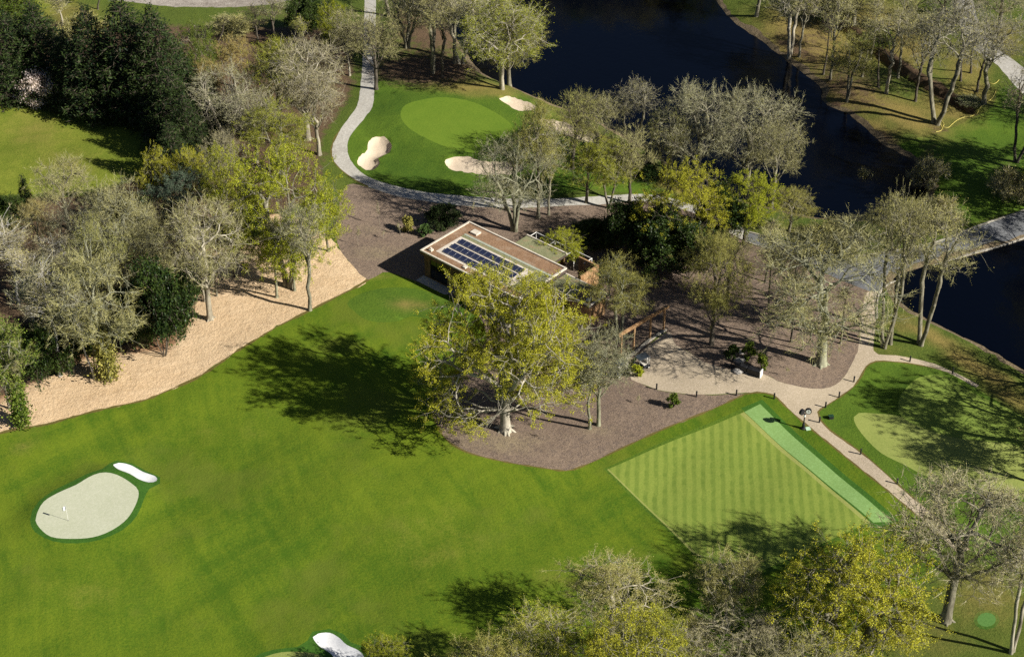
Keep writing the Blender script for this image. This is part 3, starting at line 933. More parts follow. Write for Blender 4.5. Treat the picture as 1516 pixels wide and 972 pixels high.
def ivy(seed, h, r, n=2600, size=0.22):
    g = np.random.default_rng(seed)
    z = g.uniform(0.1, h, n); a = g.uniform(0, 2 * math.pi, n)
    rr = r * (1 + g.exponential(0.55, n)) * (1.3 - 0.4 * z / h)
    c = np.column_stack([np.cos(a) * rr, np.sin(a) * rr, z])
    nrm = g.normal(0, 1, (n, 3)); nrm /= np.linalg.norm(nrm, axis=1)[:, None]
    u = np.cross(nrm, g.normal(0, 1, (n, 3))); u /= np.linalg.norm(u, axis=1)[:, None]
    v = np.cross(nrm, u)
    s_ = size * g.uniform(0.6, 1.3, n)[:, None] * 0.5
    V = np.stack([c - u * s_, c - v * s_, c + u * s_, c + v * s_], 1).reshape(-1, 3)
    return V, np.arange(n * 4).reshape(-1, 4)

def hero_oak():
    t = Tree(11)
    P = t.crown(3100, 11.2, 4.2, 24.0, M=105, sigma=0.085, shell=0.62, flat=0.1, taper=0.12, inner=0.3)
    # low drooping boughs reaching out to the left and the right
    g = t.g
    low = []
    for ang, rad, z in ((math.pi * 1.02, 9.0, 4.6), (math.pi * 1.1, 6.5, 3.4), (math.pi * 0.9, 9.6, 6.0), (-0.1, 8.6, 6.4), (0.35, 9.0, 7.0)):
        c = np.array([math.cos(ang) * rad, math.sin(ang) * rad, z])
        low.append(c + g.normal(0, 1, (46, 3)) * np.array([1.3, 1.3, 0.8]))
    for i in range(9):
        ang = 2 * math.pi * i / 9 + g.uniform(-.15, .15); rad = g.uniform(5.5, 9.5)
        c = np.array([math.cos(ang) * rad, math.sin(ang) * rad, g.uniform(6.0, 9.0)])
        low.append(c + g.normal(0, 1, (34, 3)) * np.array([1.4, 1.4, 0.7]))
    P = np.concatenate([P] + low)
    P = P[P[:, 2] * 0.81 + P[:, 1] * 0.58 > np.where(P[:, 0] < -2, -1.0, 1.4)]
    P = P[~((P[:, 1] < -2.2) & (np.abs(P[:, 0] - 0.4) < 2.6) & (P[:, 2] < 9.5))]
    q, d = t.trunk(4.2, 0.66, (0.0, 0.1), 1.45)
    t.root_spread(0.68, 7)
    # boughs leave the trunk at several heights
    z = P[:, 2]
    lowm = z < 7.0
    A = P[lowm]; B = P[~lowm]
    az = np.arctan2(A[:, 1], A[:, 0])
    order = np.argsort(az)
    k = 7
    for i, ch in enumerate(np.array_split(order, k)):
        c = A[ch].mean(0)
        st = np.array([0, 0, t.g.uniform(2.0, 4.6)])
        t.grow(st, unit(np.array([c[0], c[1], 3.5])), A[ch], len(P), 1.1, 0.06, 0.5)
    az = np.arctan2(B[:, 1], B[:, 0]); order = np.argsort(az)
    mid = np.hypot(B[:, 0], B[:, 1]) > 5
    for i, ch in enumerate(np.array_split(np.where(mid)[0][np.argsort(az[mid])], 7)):
        c = B[ch].mean(0)
        st = np.array([0, 0.1, t.g.uniform(4.0, 6.8)])
        t.grow(st, unit(np.array([c[0] * .7, c[1] * .7, c[2] * .6])), B[ch], len(P), 1.1, 0.05, 0.4)
    t.seg_path(q, q + np.array([0.1, 0, 3.0]), 0.58, 0.44, 2, 0.03)
    t.grow(q + np.array([0.1, 0, 3.0]), np.array([0, 0, 1.0]), B[~mid], len(P), 0.9, 0.05, 0.3)
    finish("hero_oak", t, twig=(5, 0.85, 0.026), leaf=(12, 0.14), jit=0.13, asp=0.7, keep=0.92, flat=0.25)

def broad(name, seed, H=18.0, a=7.0, zlo=5.0, N=1000, th=4.0, r=0.42, M=45, sigma=0.12, twig=(7, 1.05, 0.03), leaf=(1, 0.15), stems=1, shell=0.7, flat=0.3, taper=0.2, keep=0.6, up=0.3, jit=0.12, inner=0.09, extra=None, stiff=0.45, asp=0.7, lflat=0.5):
    t = Tree(seed)
    P = t.crown(N, a * 0.93, zlo, H * 0.97, M, sigma, shell, flat, taper, inner=inner)
    if stems == 1:
        q, d = t.trunk(th, r, (t.g.uniform(-.3, .3), t.g.uniform(-.3, .3)))
        if r > 0.4: t.root_spread(r, 5)
        k = 5 if len(P) > 500 else 3
        lowm = P[:, 2] < zlo + (H - zlo) * 0.45
        A = P[lowm]; B = P[~lowm]
        if len(A) > 20:
            az = np.arctan2(A[:, 1], A[:, 0])
            for ch in np.array_split(np.argsort(az), k):
                c = A[ch].mean(0)
                z0 = th * t.g.uniform(0.8, 1.0) if zlo < th * 1.3 else t.g.uniform(th * 0.95, max(th, min(zlo, th * 1.5)))
                z0 = min(z0, th)
                t.grow(np.array([q[0] * z0 / th, q[1] * z0 / th, z0]), unit(np.array([c[0], c[1], 2.5 + c[2] * .3])), A[ch], len(P), r, 0.05, stiff)
            t.grow(q, d, B, len(P), r, 0.05, stiff * 0.6)
        else:
            t.grow(q, d, P, len(P), r, 0.05, stiff)
    else:
        az = np.arctan2(P[:, 1], P[:, 0]) + 0.3
        for i, ch in enumerate(np.array_split(np.argsort(az), stems)):
            c = P[ch].mean(0)
            dd = np.array([c[0], c[1]]) / max(0.1, math.hypot(c[0], c[1]))
            q, d = t.trunk(th * t.g.uniform(0.9, 1.3), r * 0.75, (dd[0] * th * 0.22, dd[1] * th * 0.22), 1.3, (dd[0] * r * 0.8, dd[1] * r * 0.8))
            t.grow(q, d, P[ch], len(P[ch]), r * 0.72, 0.05, stiff)
    finish(name, t, twig=twig, leaf=leaf, keep=keep, up=up, jit=jit, extra=extra, asp=asp, flat=lflat)

def leader(name, seed, H=18.0, a=3.0, zlo=6.0, N=420, r=0.2, rise=0.8, laterals=16, M=24, sigma=0.16, twig=(6, 0.9, 0.04), leaf=(1, 0.15), keep=0.5, taper=0.5, shell=0.5, flat=0.2, lean=0.03, droop=0.0, up=0.35, asp=0.7, jit=0.2, lflat=0.5, extra=None, cone=False, inner=0.3, spread=0.7, rowy=0.06):
    t = Tree(seed)
    if cone:
        g = t.g
        z = zlo + (H - zlo) * (1 - np.sqrt(g.random(N)))
        f = 1 - (z - zlo) / (H - zlo)
        rr = a * (f ** 0.8) * np.sqrt(g.uniform(0.2, 1.0, N)) * (1 + 0.15 * np.sin(z * 2.4))
        an = g.uniform(0, 2 * math.pi, N)
        P = np.column_stack([np.cos(an) * rr, np.sin(an) * rr, z - droop * rr])
    else:
        P = t.crown(N, a, zlo, H * 0.97, M, sigma, shell, flat, taper, inner=inner)
    # wavy leader
    n = 9
    L = [np.array([0, 0, 0.0])]
    off = np.zeros(2)
    for i in range(1, n + 1):
        off = off + t.g.normal(0, rowy * H / 18, 2) + np.array([lean, 0]) * H / n
        L.append(np.array([off[0], off[1], H * 0.92 * i / n]))
    t.segs.append((np.array([0, 0, -0.3]), np.array([0, 0, 0.3]), r * 1.5, r * 1.1))
    rad = lambda z: max(0.03, r * (1 - 0.9 * z / H) )
    for i in range(n):
        t.segs.append((L[i], L[i + 1], rad(L[i][2]), rad(L[i + 1][2])))
    Lz = np.array([p[2] for p in L]); Lx = np.array([p[0] for p in L]); Ly = np.array([p[1] for p in L])
    P[:, 0] += np.interp(P[:, 2], Lz, Lx); P[:, 1] += np.interp(P[:, 2], Lz, Ly)
    rho = np.hypot(P[:, 0] - np.interp(P[:, 2], Lz, Lx), P[:, 1] - np.interp(P[:, 2], Lz, Ly))
    za = np.clip(P[:, 2] - rise * rho, zlo * 0.55, H * 0.9)
    order = np.argsort(za)
    for ch in np.array_split(order, laterals):
        if len(ch) == 0: continue
        z0 = float(za[ch].mean())
        st = np.array([np.interp(z0, Lz, Lx), np.interp(z0, Lz, Ly), z0])
        A = P[ch]
        az = np.arctan2(A[:, 1] - st[1], A[:, 0] - st[0]) + t.g.uniform(0, 6)
        az = np.mod(az, 2 * math.pi)
        for c2 in np.array_split(np.argsort(az), 3 if len(ch) > 8 else 2):
            if len(c2) == 0: continue
            c = A[c2].mean(0)
            t.grow(st, unit(np.array([c[0] - st[0], c[1] - st[1], rise * 1.5 * math.hypot(c[0] - st[0], c[1] - st[1])])), A[c2], len(P), r * 0.8, 0.05, 0.4)
    finish(name, t, twig=twig, leaf=leaf, keep=keep, up=up, asp=asp, jit=jit, flat=lflat, extra=extra, spread=spread)

def bushy(name, seed, H=4.0, a=2.2, N=500, twig=(3, 0.5, 0.04), leaf=(5, 0.3), M=26, sigma=0.14, asp=0.6, taper=0.3, stems=4, jit=0.15, zlo=0.15, lflat=0.4):
    t = Tree(seed)
    P = t.crown(N, a * 0.93, zlo, H * 0.96, M, sigma, 0.6, 0.05, taper, inner=0.25)
    az = np.arctan2(P[:, 1], P[:, 0])
    for ch in np.array_split(np.argsort(az), stems):
        d = P[ch].mean(0)
        st = np.array([d[0] * 0.05, d[1] * 0.05, -0.15])
        t.grow(st, unit(np.array([d[0] * .3, d[1] * .3, 1.0])), P[ch], len(P), 0.12, 0.05, 0.4)
    finish(name, t, twig=twig, leaf=leaf, keep=1.0, asp=asp, jit=jit, flat=lflat)

hero_oak()
# leafy spring crowns
broad("leafy_a", 21, 18, 7.6, 2.5, 1100, 3.2, 0.40, M=50, twig=(5, 0.85, 0.026), leaf=(13, 0.135), keep=0.85, flat=0.1)
broad("leafy_b", 22, 18, 6.6, 4.0, 950, 4.0, 0.36, M=36, twig=(5, 0.85, 0.026), leaf=(13, 0.135), keep=0.85, sigma=0.14)
broad("leafy_c", 23, 18, 8.0, 2.0, 1300, 2.6, 0.5, M=60, twig=(5, 0.85, 0.026), leaf=(13, 0.135), keep=0.9, stems=2, flat=0.05)
# half-bare crowns with small buds
broad("bare_a", 31, 18, 7.2, 4.5, 1500, 4.4, 0.42, M=60, sigma=0.12, twig=(7, 1.05, 0.03), leaf=(1, 0.10), keep=0.5)
broad("bare_b", 32, 18, 6.6, 5.5, 1350, 5.0, 0.38, M=46, sigma=0.13, twig=(7, 1.05, 0.03), leaf=(1, 0.10), keep=0.5)
broad("bare_c", 33, 18, 7.8, 3.0, 1600, 3.0, 0.46, M=64, sigma=0.12, twig=(7, 1.05, 0.03), leaf=(1, 0.10), keep=0.5, stems=3, flat=0.15)
broad("bare_d", 34, 18, 8.4, 4.4, 1700, 4.6, 0.50, M=60, sigma=0.11, twig=(7, 1.05, 0.03), leaf=(1, 0.10), keep=0.5, flat=0.2, taper=0.05)
broad("bare_e", 37, 18, 7.4, 6.6, 2000, 5.6, 0.44, M=74, sigma=0.11, twig=(8, 1.15, 0.032), leaf=(1, 0.10), keep=0.5, flat=0.1)
# budding crowns, more leaf than bare ones
broad("bud_a", 35, 18, 7.0, 4.0, 1100, 4.0, 0.40, M=50, sigma=0.13, twig=(7, 1.05, 0.03), leaf=(6, 0.105), keep=0.8)
broad("bud_b", 36, 18, 6.4, 5.0, 1000, 5.0, 0.36, M=44, sigma=0.13, twig=(7, 1.05, 0.03), leaf=(6, 0.105), keep=0.8, stems=2)
# tall bare woodland trees, trunk clear for half the height
broad("tall_a", 41, 22, 4.6, 10.5, 620, 10.0, 0.30, M=32, sigma=0.15, twig=(7, 1.05, 0.03), leaf=(1, 0.16), keep=0.35, stiff=0.6, up=0.6)
broad("tall_b", 42, 22, 3.8, 9.5, 480, 9.0, 0.24, M=26, sigma=0.16, twig=(7, 1.05, 0.03), leaf=(1, 0.16), keep=0.35, stiff=0.6, up=0.6)
broad("tall_c", 43, 22, 6.0, 9.0, 820, 8.0, 0.40, M=40, sigma=0.14, twig=(7, 1.05, 0.03), leaf=(1, 0.16), keep=0.35, stems=2, up=0.5)
leader("slim_a", 44, 18, 2.0, 7.0, 200, 0.15, 1.2, 12, M=14, twig=(6, 0.8, 0.035), keep=0.3)
leader("slim_b", 45, 18, 1.7, 9.0, 150, 0.13, 1.0, 10, M=12, twig=(6, 0.7, 0.035), keep=0.3, lean=0.06)
# birches
leader("birch_a", 51, 18, 3.0, 6.0, 430, 0.19, 1.0, 15, M=26, twig=(9, 1.0, 0.035), keep=0.25, rowy=0.12)
leader("birch_b", 52, 18, 2.6, 7.5, 360, 0.17, 1.3, 13, M=22, twig=(9, 1.0, 0.035), keep=0.25, lean=-0.10, rowy=0.16)
# conifers
leader("cedar_a", 61, 18, 7.0, 1.0, 1300, 0.45, -0.05, 26, cone=True, twig=(3, 1.2, 0.08), leaf=(4, 0.62), keep=1.0, asp=0.3, droop=0.10, up=0.0, lflat=0.9, jit=0.3, spread=0.5)
leader("cedar_b", 62, 18, 5.6, 0.8, 1000, 0.4, 0.0, 22, cone=True, twig=(3, 1.1, 0.08), leaf=(4, 0.6), keep=1.0, asp=0.3, droop=0.12, up=0.0, lflat=0.9, jit=0.3, spread=0.5)
leader("fir_a", 63, 10, 2.2, 0.4, 420, 0.16, 0.1, 16, cone=True, twig=(3, 0.6, 0.06), leaf=(4, 0.34), keep=1.0, asp=0.4, droop=0.05, up=0.1, lflat=0.4, jit=0.14)
broad("pine_a", 64, 14, 5.0, 5.0, 620, 4.5, 0.3, M=22, sigma=0.15, twig=(4, 0.7, 0.05), leaf=(9, 0.22), keep=1.0, asp=0.35, flat=0.3, lflat=0.6)
# shrubs
bushy("holly_a", 71, 7.0, 3.6, 900, leaf=(11, 0.21), M=34, sigma=0.13)
bushy("holly_b", 72, 4.5, 3.4, 700, leaf=(11, 0.2), M=26)
bushy("bush_a", 73, 1.6, 0.75, 130, twig=(3, 0.25, 0.03), leaf=(6, 0.16), M=9, jit=0.06, taper=0.5)
bushy("bloom_a", 74, 4.4, 2.9, 650, twig=(3, 0.6, 0.05), leaf=(7, 0.2), M=32, jit=0.2, taper=0.15, asp=0.9)
bushy("scrub_a", 75, 3.4, 3.0, 420, twig=(12, 0.9, 0.04), leaf=(1, 0.14), M=24)
# ivy-clad
broad("ivy_a", 81, 18, 3.6, 5.0, 520, 5.0, 0.26, M=26, twig=(7, 1.0, 0.045), leaf=(2, 0.24), keep=0.7, extra=ivy(5, 9.0, 0.5, 4200, 0.28), stems=1)
broad("ivy_b", 82, 18, 6.8, 4.5, 1050, 4.4, 0.34, M=46, twig=(8, 1.1, 0.05), leaf=(1, 0.13), keep=0.6, extra=ivy(6, 6.5, 0.55, 2600, 0.26))
# sapling with a thin stem
leader("sapling_a", 91, 4.0, 0.5, 1.6, 40, 0.035, 1.0, 6, M=6, twig=(4, 0.4, 0.025), leaf=(1, 0.1), keep=0.4)

BK = dict(
  grey=bark_mat("grey bark", (0.09, 0.08, 0.055), (0.29, 0.27, 0.19)),
  pale=bark_mat("pale oak bark", (0.16, 0.14, 0.10), (0.46, 0.42, 0.32), 1.2),
  lichen=bark_mat("lichened bark", (0.12, 0.115, 0.075), (0.34, 0.34, 0.23)),
  hero=bark_mat("hero oak bark", (0.19, 0.17, 0.125), (0.48, 0.44, 0.35), 1.2),  # the big oak's own pale bark colour
  dark=bark_mat("dark bark", (0.05, 0.042, 0.033), (0.14, 0.12, 0.09)),
  birch=bark_mat("white birch bark", (0.30, 0.28, 0.25), (0.68, 0.65, 0.60), 1.5, 2.5))
def twig_mat(name, c):
    m, nt, b = new_mat(name)
    g = N(nt, "ShaderNodeNewGeometry"); oi = N(nt, "ShaderNodeObjectInfo")
    s = mth(nt, 'ADD', mth(nt, 'MULTIPLY', g.outputs["Random Per Island"], 0.7), mth(nt, 'MULTIPLY', oi.outputs["Random"], 0.3))
    nt.links.new(mixc(nt, s, tuple(x * 0.6 for x in c), tuple(x * 1.45 for x in c)), b.inputs["Base Color"])
    return m
TW = dict(tan=twig_mat("tan twigs", (0.36, 0.34, 0.155)), grey=twig_mat("grey twigs", (0.34, 0.33, 0.20)), pink=twig_mat("pinkish twigs", (0.37, 0.335, 0.20)),
          purple=twig_mat("purple grey twigs", (0.27, 0.255, 0.19)), olive=twig_mat("olive twigs", (0.29, 0.29, 0.09)), dark=twig_mat("dark twigs", (0.11, 0.09, 0.065)))
LF = dict(
  oak=leaf_mat("oak spring leaves", (0.15, 0.16, 0.012), (0.50, 0.48, 0.04)),
  lime=leaf_mat("lime leaves", (0.17, 0.21, 0.015), (0.44, 0.45, 0.035)),
  bright=leaf_mat("bright fresh leaves", (0.17, 0.21, 0.010), (0.42, 0.44, 0.03)),
  olive=leaf_mat("olive buds", (0.16, 0.16, 0.035), (0.40, 0.36, 0.09)),
  tan=leaf_mat("tan buds", (0.22, 0.21, 0.055), (0.48, 0.44, 0.14)),
  gold=leaf_mat("golden leaves", (0.26, 0.20, 0.06), (0.46, 0.37, 0.13)),
  green=leaf_mat("mid green leaves", (0.06, 0.105, 0.015), (0.17, 0.22, 0.03)),
  holly=leaf_mat("holly leaves", (0.013, 0.028, 0.009), (0.055, 0.085, 0.016), 0.1, 0.4),
  conifer=leaf_mat("conifer needles", (0.008, 0.019, 0.008), (0.045, 0.070, 0.018), 0.05, 0.55),
  blue=leaf_mat("blue green needles", (0.035, 0.062, 0.04), (0.11, 0.15, 0.095), 0.08, 0.6),
  cypress=leaf_mat("cypress sprays", (0.025, 0.06, 0.02), (0.09, 0.15, 0.035), 0.1),
  ivy=leaf_mat("ivy leaves", (0.06, 0.10, 0.012), (0.20, 0.25, 0.03), 0.2),
  pink=leaf_mat("pink blossom", (0.50, 0.38, 0.33), (0.85, 0.74, 0.70), 0.3),
  white=leaf_mat("white blossom", (0.35, 0.36, 0.33), (0.75, 0.75, 0.72), 0.3))

trng = random.Random(5)
def place(kind, proto, bx, by, topy, wpx, bark, twig, leaf, label, cat=None, group=None, lean=None, rot=None, base=None):
    """base px, top row and crown width as measured in the photograph -> a tree of real size standing on the ground"""
    tm, cm, top, wid, sub = PROTO[proto]
    x, y, z = ground_at(bx, by) if base is None else (base[0], base[1], H1(*base))
    h = height_to(x, y, z, topy)
    w = wpx / px_per_m(x, y, h * 0.6)
    sx = w / wid
    # the far side of a wide crown shows above its apex: fit the whole crown under the measured top row
    dep = math.tan(math.atan2(CAM_H - z, math.hypot(x, y)))
    lo_, hi_ = 0.5 * h / top, 1.05 * h / top
    for _ in range(14):
        m_ = (lo_ + hi_) / 2
        if np.percentile(sub[:, 2] * m_ + sub[:, 1] * sx * dep, 99.0) < h: lo_ = m_
        else: hi_ = m_
    sz = lo_
    o = empty(kind, (x, y, z - 0.02), label, cat or kind.split('_')[-1], group)
    o.scale = (sx, sx, sz); o.rotation_mode = 'ZYX'
    # the crown meshes spread about evenly, so any turn about z suits them
    o.rotation_euler = (lean[1] if lean else trng.uniform(-.02, .02), lean[0] if lean else trng.uniform(-.02, .02), trng.uniform(0, 6.283) if rot is None else rot)
    for nm, me, ms in (("trunk", tm, (BK[bark],)), ("crown", cm, (TW[twig], LF[leaf]))):
        c = obj(nm, me, o)
        for i, m in enumerate(ms):
            c.material_slots[i].link = 'OBJECT'
            c.material_slots[i].material = m
    return o
# ---------------------------------------------------------------- the trees of the photograph
T = [
 # hero and its neighbours
 ("oak_tree","hero_oak",748,637,393,246,"hero","olive","oak","huge spreading oak with pale trunk and yellow green leaves in front of the clubhouse",None,0.0,0.0),
 ("pale_tree","birch_a",873,634,500,62,"lichen","grey","tan","slimmer left stem of the pale pair of trees right of the huge oak",None),
 ("pale_tree","bare_b",886,629,478,88,"lichen","grey","olive","right hand tree of the pale pair beside the huge oak, with lichen grey crown",None),
 ("leafy_tree","bud_b",917,498,378,96,"lichen","olive","olive","olive budding tree on several stems between clubhouse wing and timber pergola",None),
 ("leafy_tree","leafy_b",832,390,340,66,"grey","olive","lime","small light green tree rising out of the clubhouse courtyard",None),
 ("bare_tree","bare_c",762,341,198,112,"lichen","grey","tan","pale forked bare tree standing right behind the solar panel roof",None),
 ("bare_tree","bud_a",797,322,150,80,"grey","olive","olive","tall twin stemmed tree with olive top between the cart path and the clubhouse",None),
 ("bare_tree","tall_b",812,318,190,58,"grey","grey","olive","thin grey tree just right of the tall twin stemmed tree behind the clubhouse",None),
 ("bare_tree","bare_b",847,250,138,86,"dark","olive","olive","brownish budding tree growing in the long bunker by the pond",None),
 ("bare_tree","bare_a",884,236,136,84,"grey","tan","olive","tan rounded tree at the right end of the long bunker by the pond",None),
 ("bare_tree","tall_c",937,224,116,66,"grey","purple","tan","purplish grey slender tree standing tallest on the pond shore",None),
 ("leafy_tree","bud_a",868,300,212,76,"grey","olive","lime","small pale green tree with its foot on the cart path edge behind the clubhouse",None),
 ("leafy_tree","bud_b",901,308,205,70,"grey","olive","lime","pale green tree left of the golden oak, rooted beside the shaded cart path",None),
 ("bare_tree","bare_b",932,300,190,74,"dark","tan","olive","dark stemmed budding tree between the pale green tree and the golden oak",None),
 ("fir_tree","fir_a",956,262,226,38,"dark","dark","cypress","small dark fir on the bank above the far cart path bend",None),
 ("bare_tree","bare_c",985,262,160,72,"grey","olive","olive","olive grey tree at the left foot of the big grey shore crown",None),
 ("bare_tree","bare_d",1030,276,115,118,"grey","grey","tan","big grey bare tree on the pond shore, left one of the two rounded crowns",None),
 ("bare_tree","bare_a",1105,288,122,136,"grey","grey","tan","big grey bare tree on the pond shore, right one of the two rounded crowns",None),
 ("bare_tree","bare_b",1142,306,178,84,"grey","tan","olive","tan bare tree drooping over the pond at the right rim of the grey crowns",None),
 ("leafy_tree","leafy_c",1003,376,240,128,"dark","olive","oak","golden green oak overhanging the dark evergreens behind the clubhouse",None),
 ("leafy_tree","leafy_b",1101,362,257,92,"dark","olive","bright","brightest green tree, rounded, beside the asphalt road end",None),
 ("leafy_tree","bud_a",1168,342,276,70,"grey","olive","olive","low olive tree on the pond bank right of the brightest green tree",None),
 ("evergreen_tree","holly_a",925,372,302,72,"dark","dark","holly","black green evergreen standing immediately behind the clubhouse wing",None),
 ("evergreen_tree","holly_a",972,402,318,92,"dark","dark","holly","large shadowy evergreen below the golden green oak",None),
 ("evergreen_tree","holly_a",1018,412,330,84,"dark","dark","holly","evergreen at the right end of the dark row behind the clubhouse",None),
 ("evergreen_tree","holly_a",1062,372,282,64,"dark","dark","holly","narrow evergreen wedged left of the brightest green tree",None),
 ("evergreen_tree","holly_b",884,358,318,60,"dark","dark","holly","low dark evergreen mound left of the clubhouse evergreens",None),
 # plaza and entrance trees
 ("bare_tree","bud_a",1053,510,350,104,"dark","olive","olive","olive brown tree standing in mulch at the back edge of the plaza",None),
 ("oak_tree","bare_d",1215,538,318,212,"lichen","tan","tan","massive old oak with tan twigs and crooked boughs in the mulch by the gravel path",None),
 ("bare_tree","slim_a",1138,478,352,44,"grey","tan","tan","thin straight tree halfway between plaza tree and old tan oak",None),
 ("bare_tree","tall_b",1171,506,372,56,"dark","tan","olive","dark slender tree just left of the old tan oak's trunk",None),
 ("bare_tree","slim_b",1188,518,425,30,"pale","tan","tan","very thin pale stem nearest left of the old tan oak",None),
 ("bare_tree","slim_a",1133,417,328,40,"dark","tan","olive","thin dark tree at the mulch corner below the asphalt road",None),
 ("bare_tree","slim_b",1244,508,415,34,"grey","tan","tan","thin grey tree right behind the old tan oak by the gravel path",None),
 ("bare_tree","bare_b",1075,450,345,70,"dark","olive","olive","shaded olive tree in the mulch behind the plaza tree",None),
 ("bare_tree","tall_c",1308,514,290,84,"grey","tan","tan","tan tree on the grass verge right of the path, left stem of the close pair",None),
 ("bare_tree","tall_a",1318,509,296,74,"grey","tan","tan","tan tree on the grass verge right of the path, right stem of the close pair",None),
 ("bare_tree","tall_c",1362,509,304,112,"grey","tan","tan","wide topped tan tree alone on the bank of the right hand pond",None),
 ("bare_tree","bud_b",1322,372,288,82,"grey","tan","olive","tan budding tree on the pond side verge of the asphalt road",None),
 ("bare_tree","bare_b",1268,372,322,92,"grey","tan","tan","low tan tree on the road verge behind the old tan oak",None),
 ("scrub","scrub_a",1228,368,322,84,"grey","tan","tan","tan twiggy scrub between road and pond",None),
 ("scrub","scrub_a",1385,338,290,60,"dark","pink","tan","brownish scrub at the pond's right shore above the road",None),
 ("scrub","scrub_a",1372,278,232,44,"dark","purple","tan","purplish scrub hanging over the right shore of the large pond",None),
 ("scrub","scrub_a",1279,278,252,30,"dark","grey","olive","small grey bush standing out of the large pond",None),
 # lower right
 ("bare_tree","bare_e",1400,918,672,222,"grey","pink","tan","tall grey bare tree below the chipping green, widest crown at the right edge",None),
 ("bare_tree","tall_c",1498,965,742,96,"pale","tan","tan","pale stemmed bare tree in the bottom right corner",None),
 ("leafy_tree","leafy_c",1250,974,772,212,"grey","grey","oak","golden leafy tree on forked pale stems at the bottom, right of the striped lawn",None),
 ("bare_tree","bud_b",1076,932,808,100,"pale","tan","tan","tan flowering tree at the lower tip of the striped lawn",None),
 ("bare_tree","bare_a",1082,1024,885,166,"grey","pink","tan","grey pinkish bare tree cut by the bottom edge, under the striped lawn",None),
 ("bare_tree","bud_a",905,962,818,166,"pale","tan","tan","broad pale tan tree at the bottom with its lit boughs open to the lawn",None),
 ("leafy_tree","bud_b",800,1032,896,132,"pale","tan","lime","yellow tan tree cut by the bottom edge, left of the broad pale one",None),
 ("leafy_tree","bud_a",960,1052,898,128,"grey","olive","lime","yellow green tree cut by the bottom edge, between two pale crowns",None),
 ("leafy_tree","leafy_b",570,1010,938,66,"grey","olive","lime","small yellow tree top near the white bunker at the bottom",None),
 ("leafy_tree","bud_a",1018,982,912,56,"grey","olive","tan","small tan green tree squeezed between the bottom crowns",None),
 # top centre
 ("leafy_tree","bud_b",743,131,-8,130,"pale","grey","lime","wide olive tree on several stems leaning over the pond at the top",None),
 ("leafy_tree","bud_a",754,126,24,96,"grey","olive","olive","smaller olive tree directly right of the wide one on the pond's top shore",None),
 ("bare_tree","tall_c",682,94,-52,88,"pale","grey","tan","tall pale tree at the top shore, right stem of two close together",None),
 ("bare_tree","tall_b",673,94,-44,66,"grey","grey","tan","tall grey tree at the top shore, left stem of two close together",None),
 ("bare_tree","tall_a",655,114,-28,66,"dark","tan","tan","dark stemmed bare tree at the top left of the far green",None),
 ("bare_tree","tall_c",641,108,-30,86,"grey","tan","olive","straight grey tree standing in leaf litter above the far green",None),
 ("bare_tree","bare_b",557,132,18,84,"dark","tan","tan","tan tree rooted on the cart path's right edge above the far green",None),
 ("bare_tree","bare_c",603,70,-36,92,"grey","tan","olive","tan crown at the very top, right of the upper cart path",None),
 ("leafy_tree","bud_a",720,60,-50,90,"grey","olive","olive","olive crown behind the wide leaning tree at the top of the pond",None),
 ("bare_tree","bare_b",575,24,-70,80,"grey","tan","tan","bare crown on the top edge over the upper cart path",None),
 # top right wood
 ("bare_tree","tall_c",1169,84,-46,86,"pale","grey","olive","pale leaning tree at the pond's top right shore with forked stem",None),
 ("bare_tree","tall_b",1183,84,-40,54,"grey","tan","tan","straight tree just right of the pale leaning one on the shore",None),
 ("bare_tree","slim_a",1219,110,22,38,"dark","dark","green","thin dark tree with a bushy middle near the shore in the far wood",None),
 ("bare_tree","tall_b",1229,118,-30,60,"grey","tan","tan","leaning slender tree nearest the pond in the far wood",None),
 ("bare_tree","bud_b",1254,150,48,72,"grey","olive","olive","budding tree standing lowest on the shore of the far wood",None),
 ("bare_tree","slim_b",1276,114,16,40,"grey","tan","tan","thin tree in the middle of the far wood, left of the ditch",None),
 ("bare_tree","slim_a",1288,88,-4,44,"grey","tan","olive","thin tree with white foot next to the ditch in the far wood",None),
 ("bare_tree","slim_a",1300,129,36,42,"dark","olive","tan","dark thin tree lower down in the middle of the far wood",None),
 ("bare_tree","tall_a",1312,138,18,66,"pale","tan","tan","pale footed tree standing in green grass left of the ditch",None),
 ("bare_tree","tall_b",1329,115,-16,62,"grey","tan","tan","tall straight tree close to the ditch's left bank",None),
 ("bare_tree","tall_b",1355,150,18,64,"dark","tan","tan","dark leaning tree left of the great twin stemmed tree",None),
 ("bare_tree","slim_a",1377,122,24,46,"grey","tan","olive","thin tree on the far bank of the ditch behind the great twin stemmed tree",None),
 ("bare_tree","tall_c",1385,183,8,118,"grey","purple","tan","great pale twin stemmed tree with the yellow hose at its foot",None),
 ("bare_tree","slim_b",1422,120,30,44,"dark","tan","tan","thin dark tree between the ditch and the far gravel path",None),
 ("bare_tree","tall_b",1446,136,30,58,"dark","purple","tan","dark tree left of the fork topped tree beside the far path",None),
 ("bare_tree","tall_a",1456,153,20,98,"grey","purple","tan","fork topped grey tree where the yellow hose ends",None),
 ("bare_tree","slim_b",1437,108,14,40,"dark","tan","tan","thin shaded stem farthest up beside the far path",None),
 ("bare_tree","tall_c",1504,240,96,74,"dark","pink","tan","dark trunked tree standing in the green lawn at the right edge",None),
 ("bare_tree","bare_a",1262,44,-60,100,"grey","tan","olive","tan crown at the top above the start of the ditch",None),
 ("bare_tree","bare_b",1340,50,-60,100,"grey","olive","tan","olive tan crown on the top edge above the far wood",None),
 ("bare_tree","bare_c",1405,48,-50,100,"grey","purple","tan","purplish crown on the top edge left of the far path",None),
 ("bare_tree","bare_a",1480,40,-44,90,"grey","pink","tan","pinkish crown on the top edge right of the far path",None),
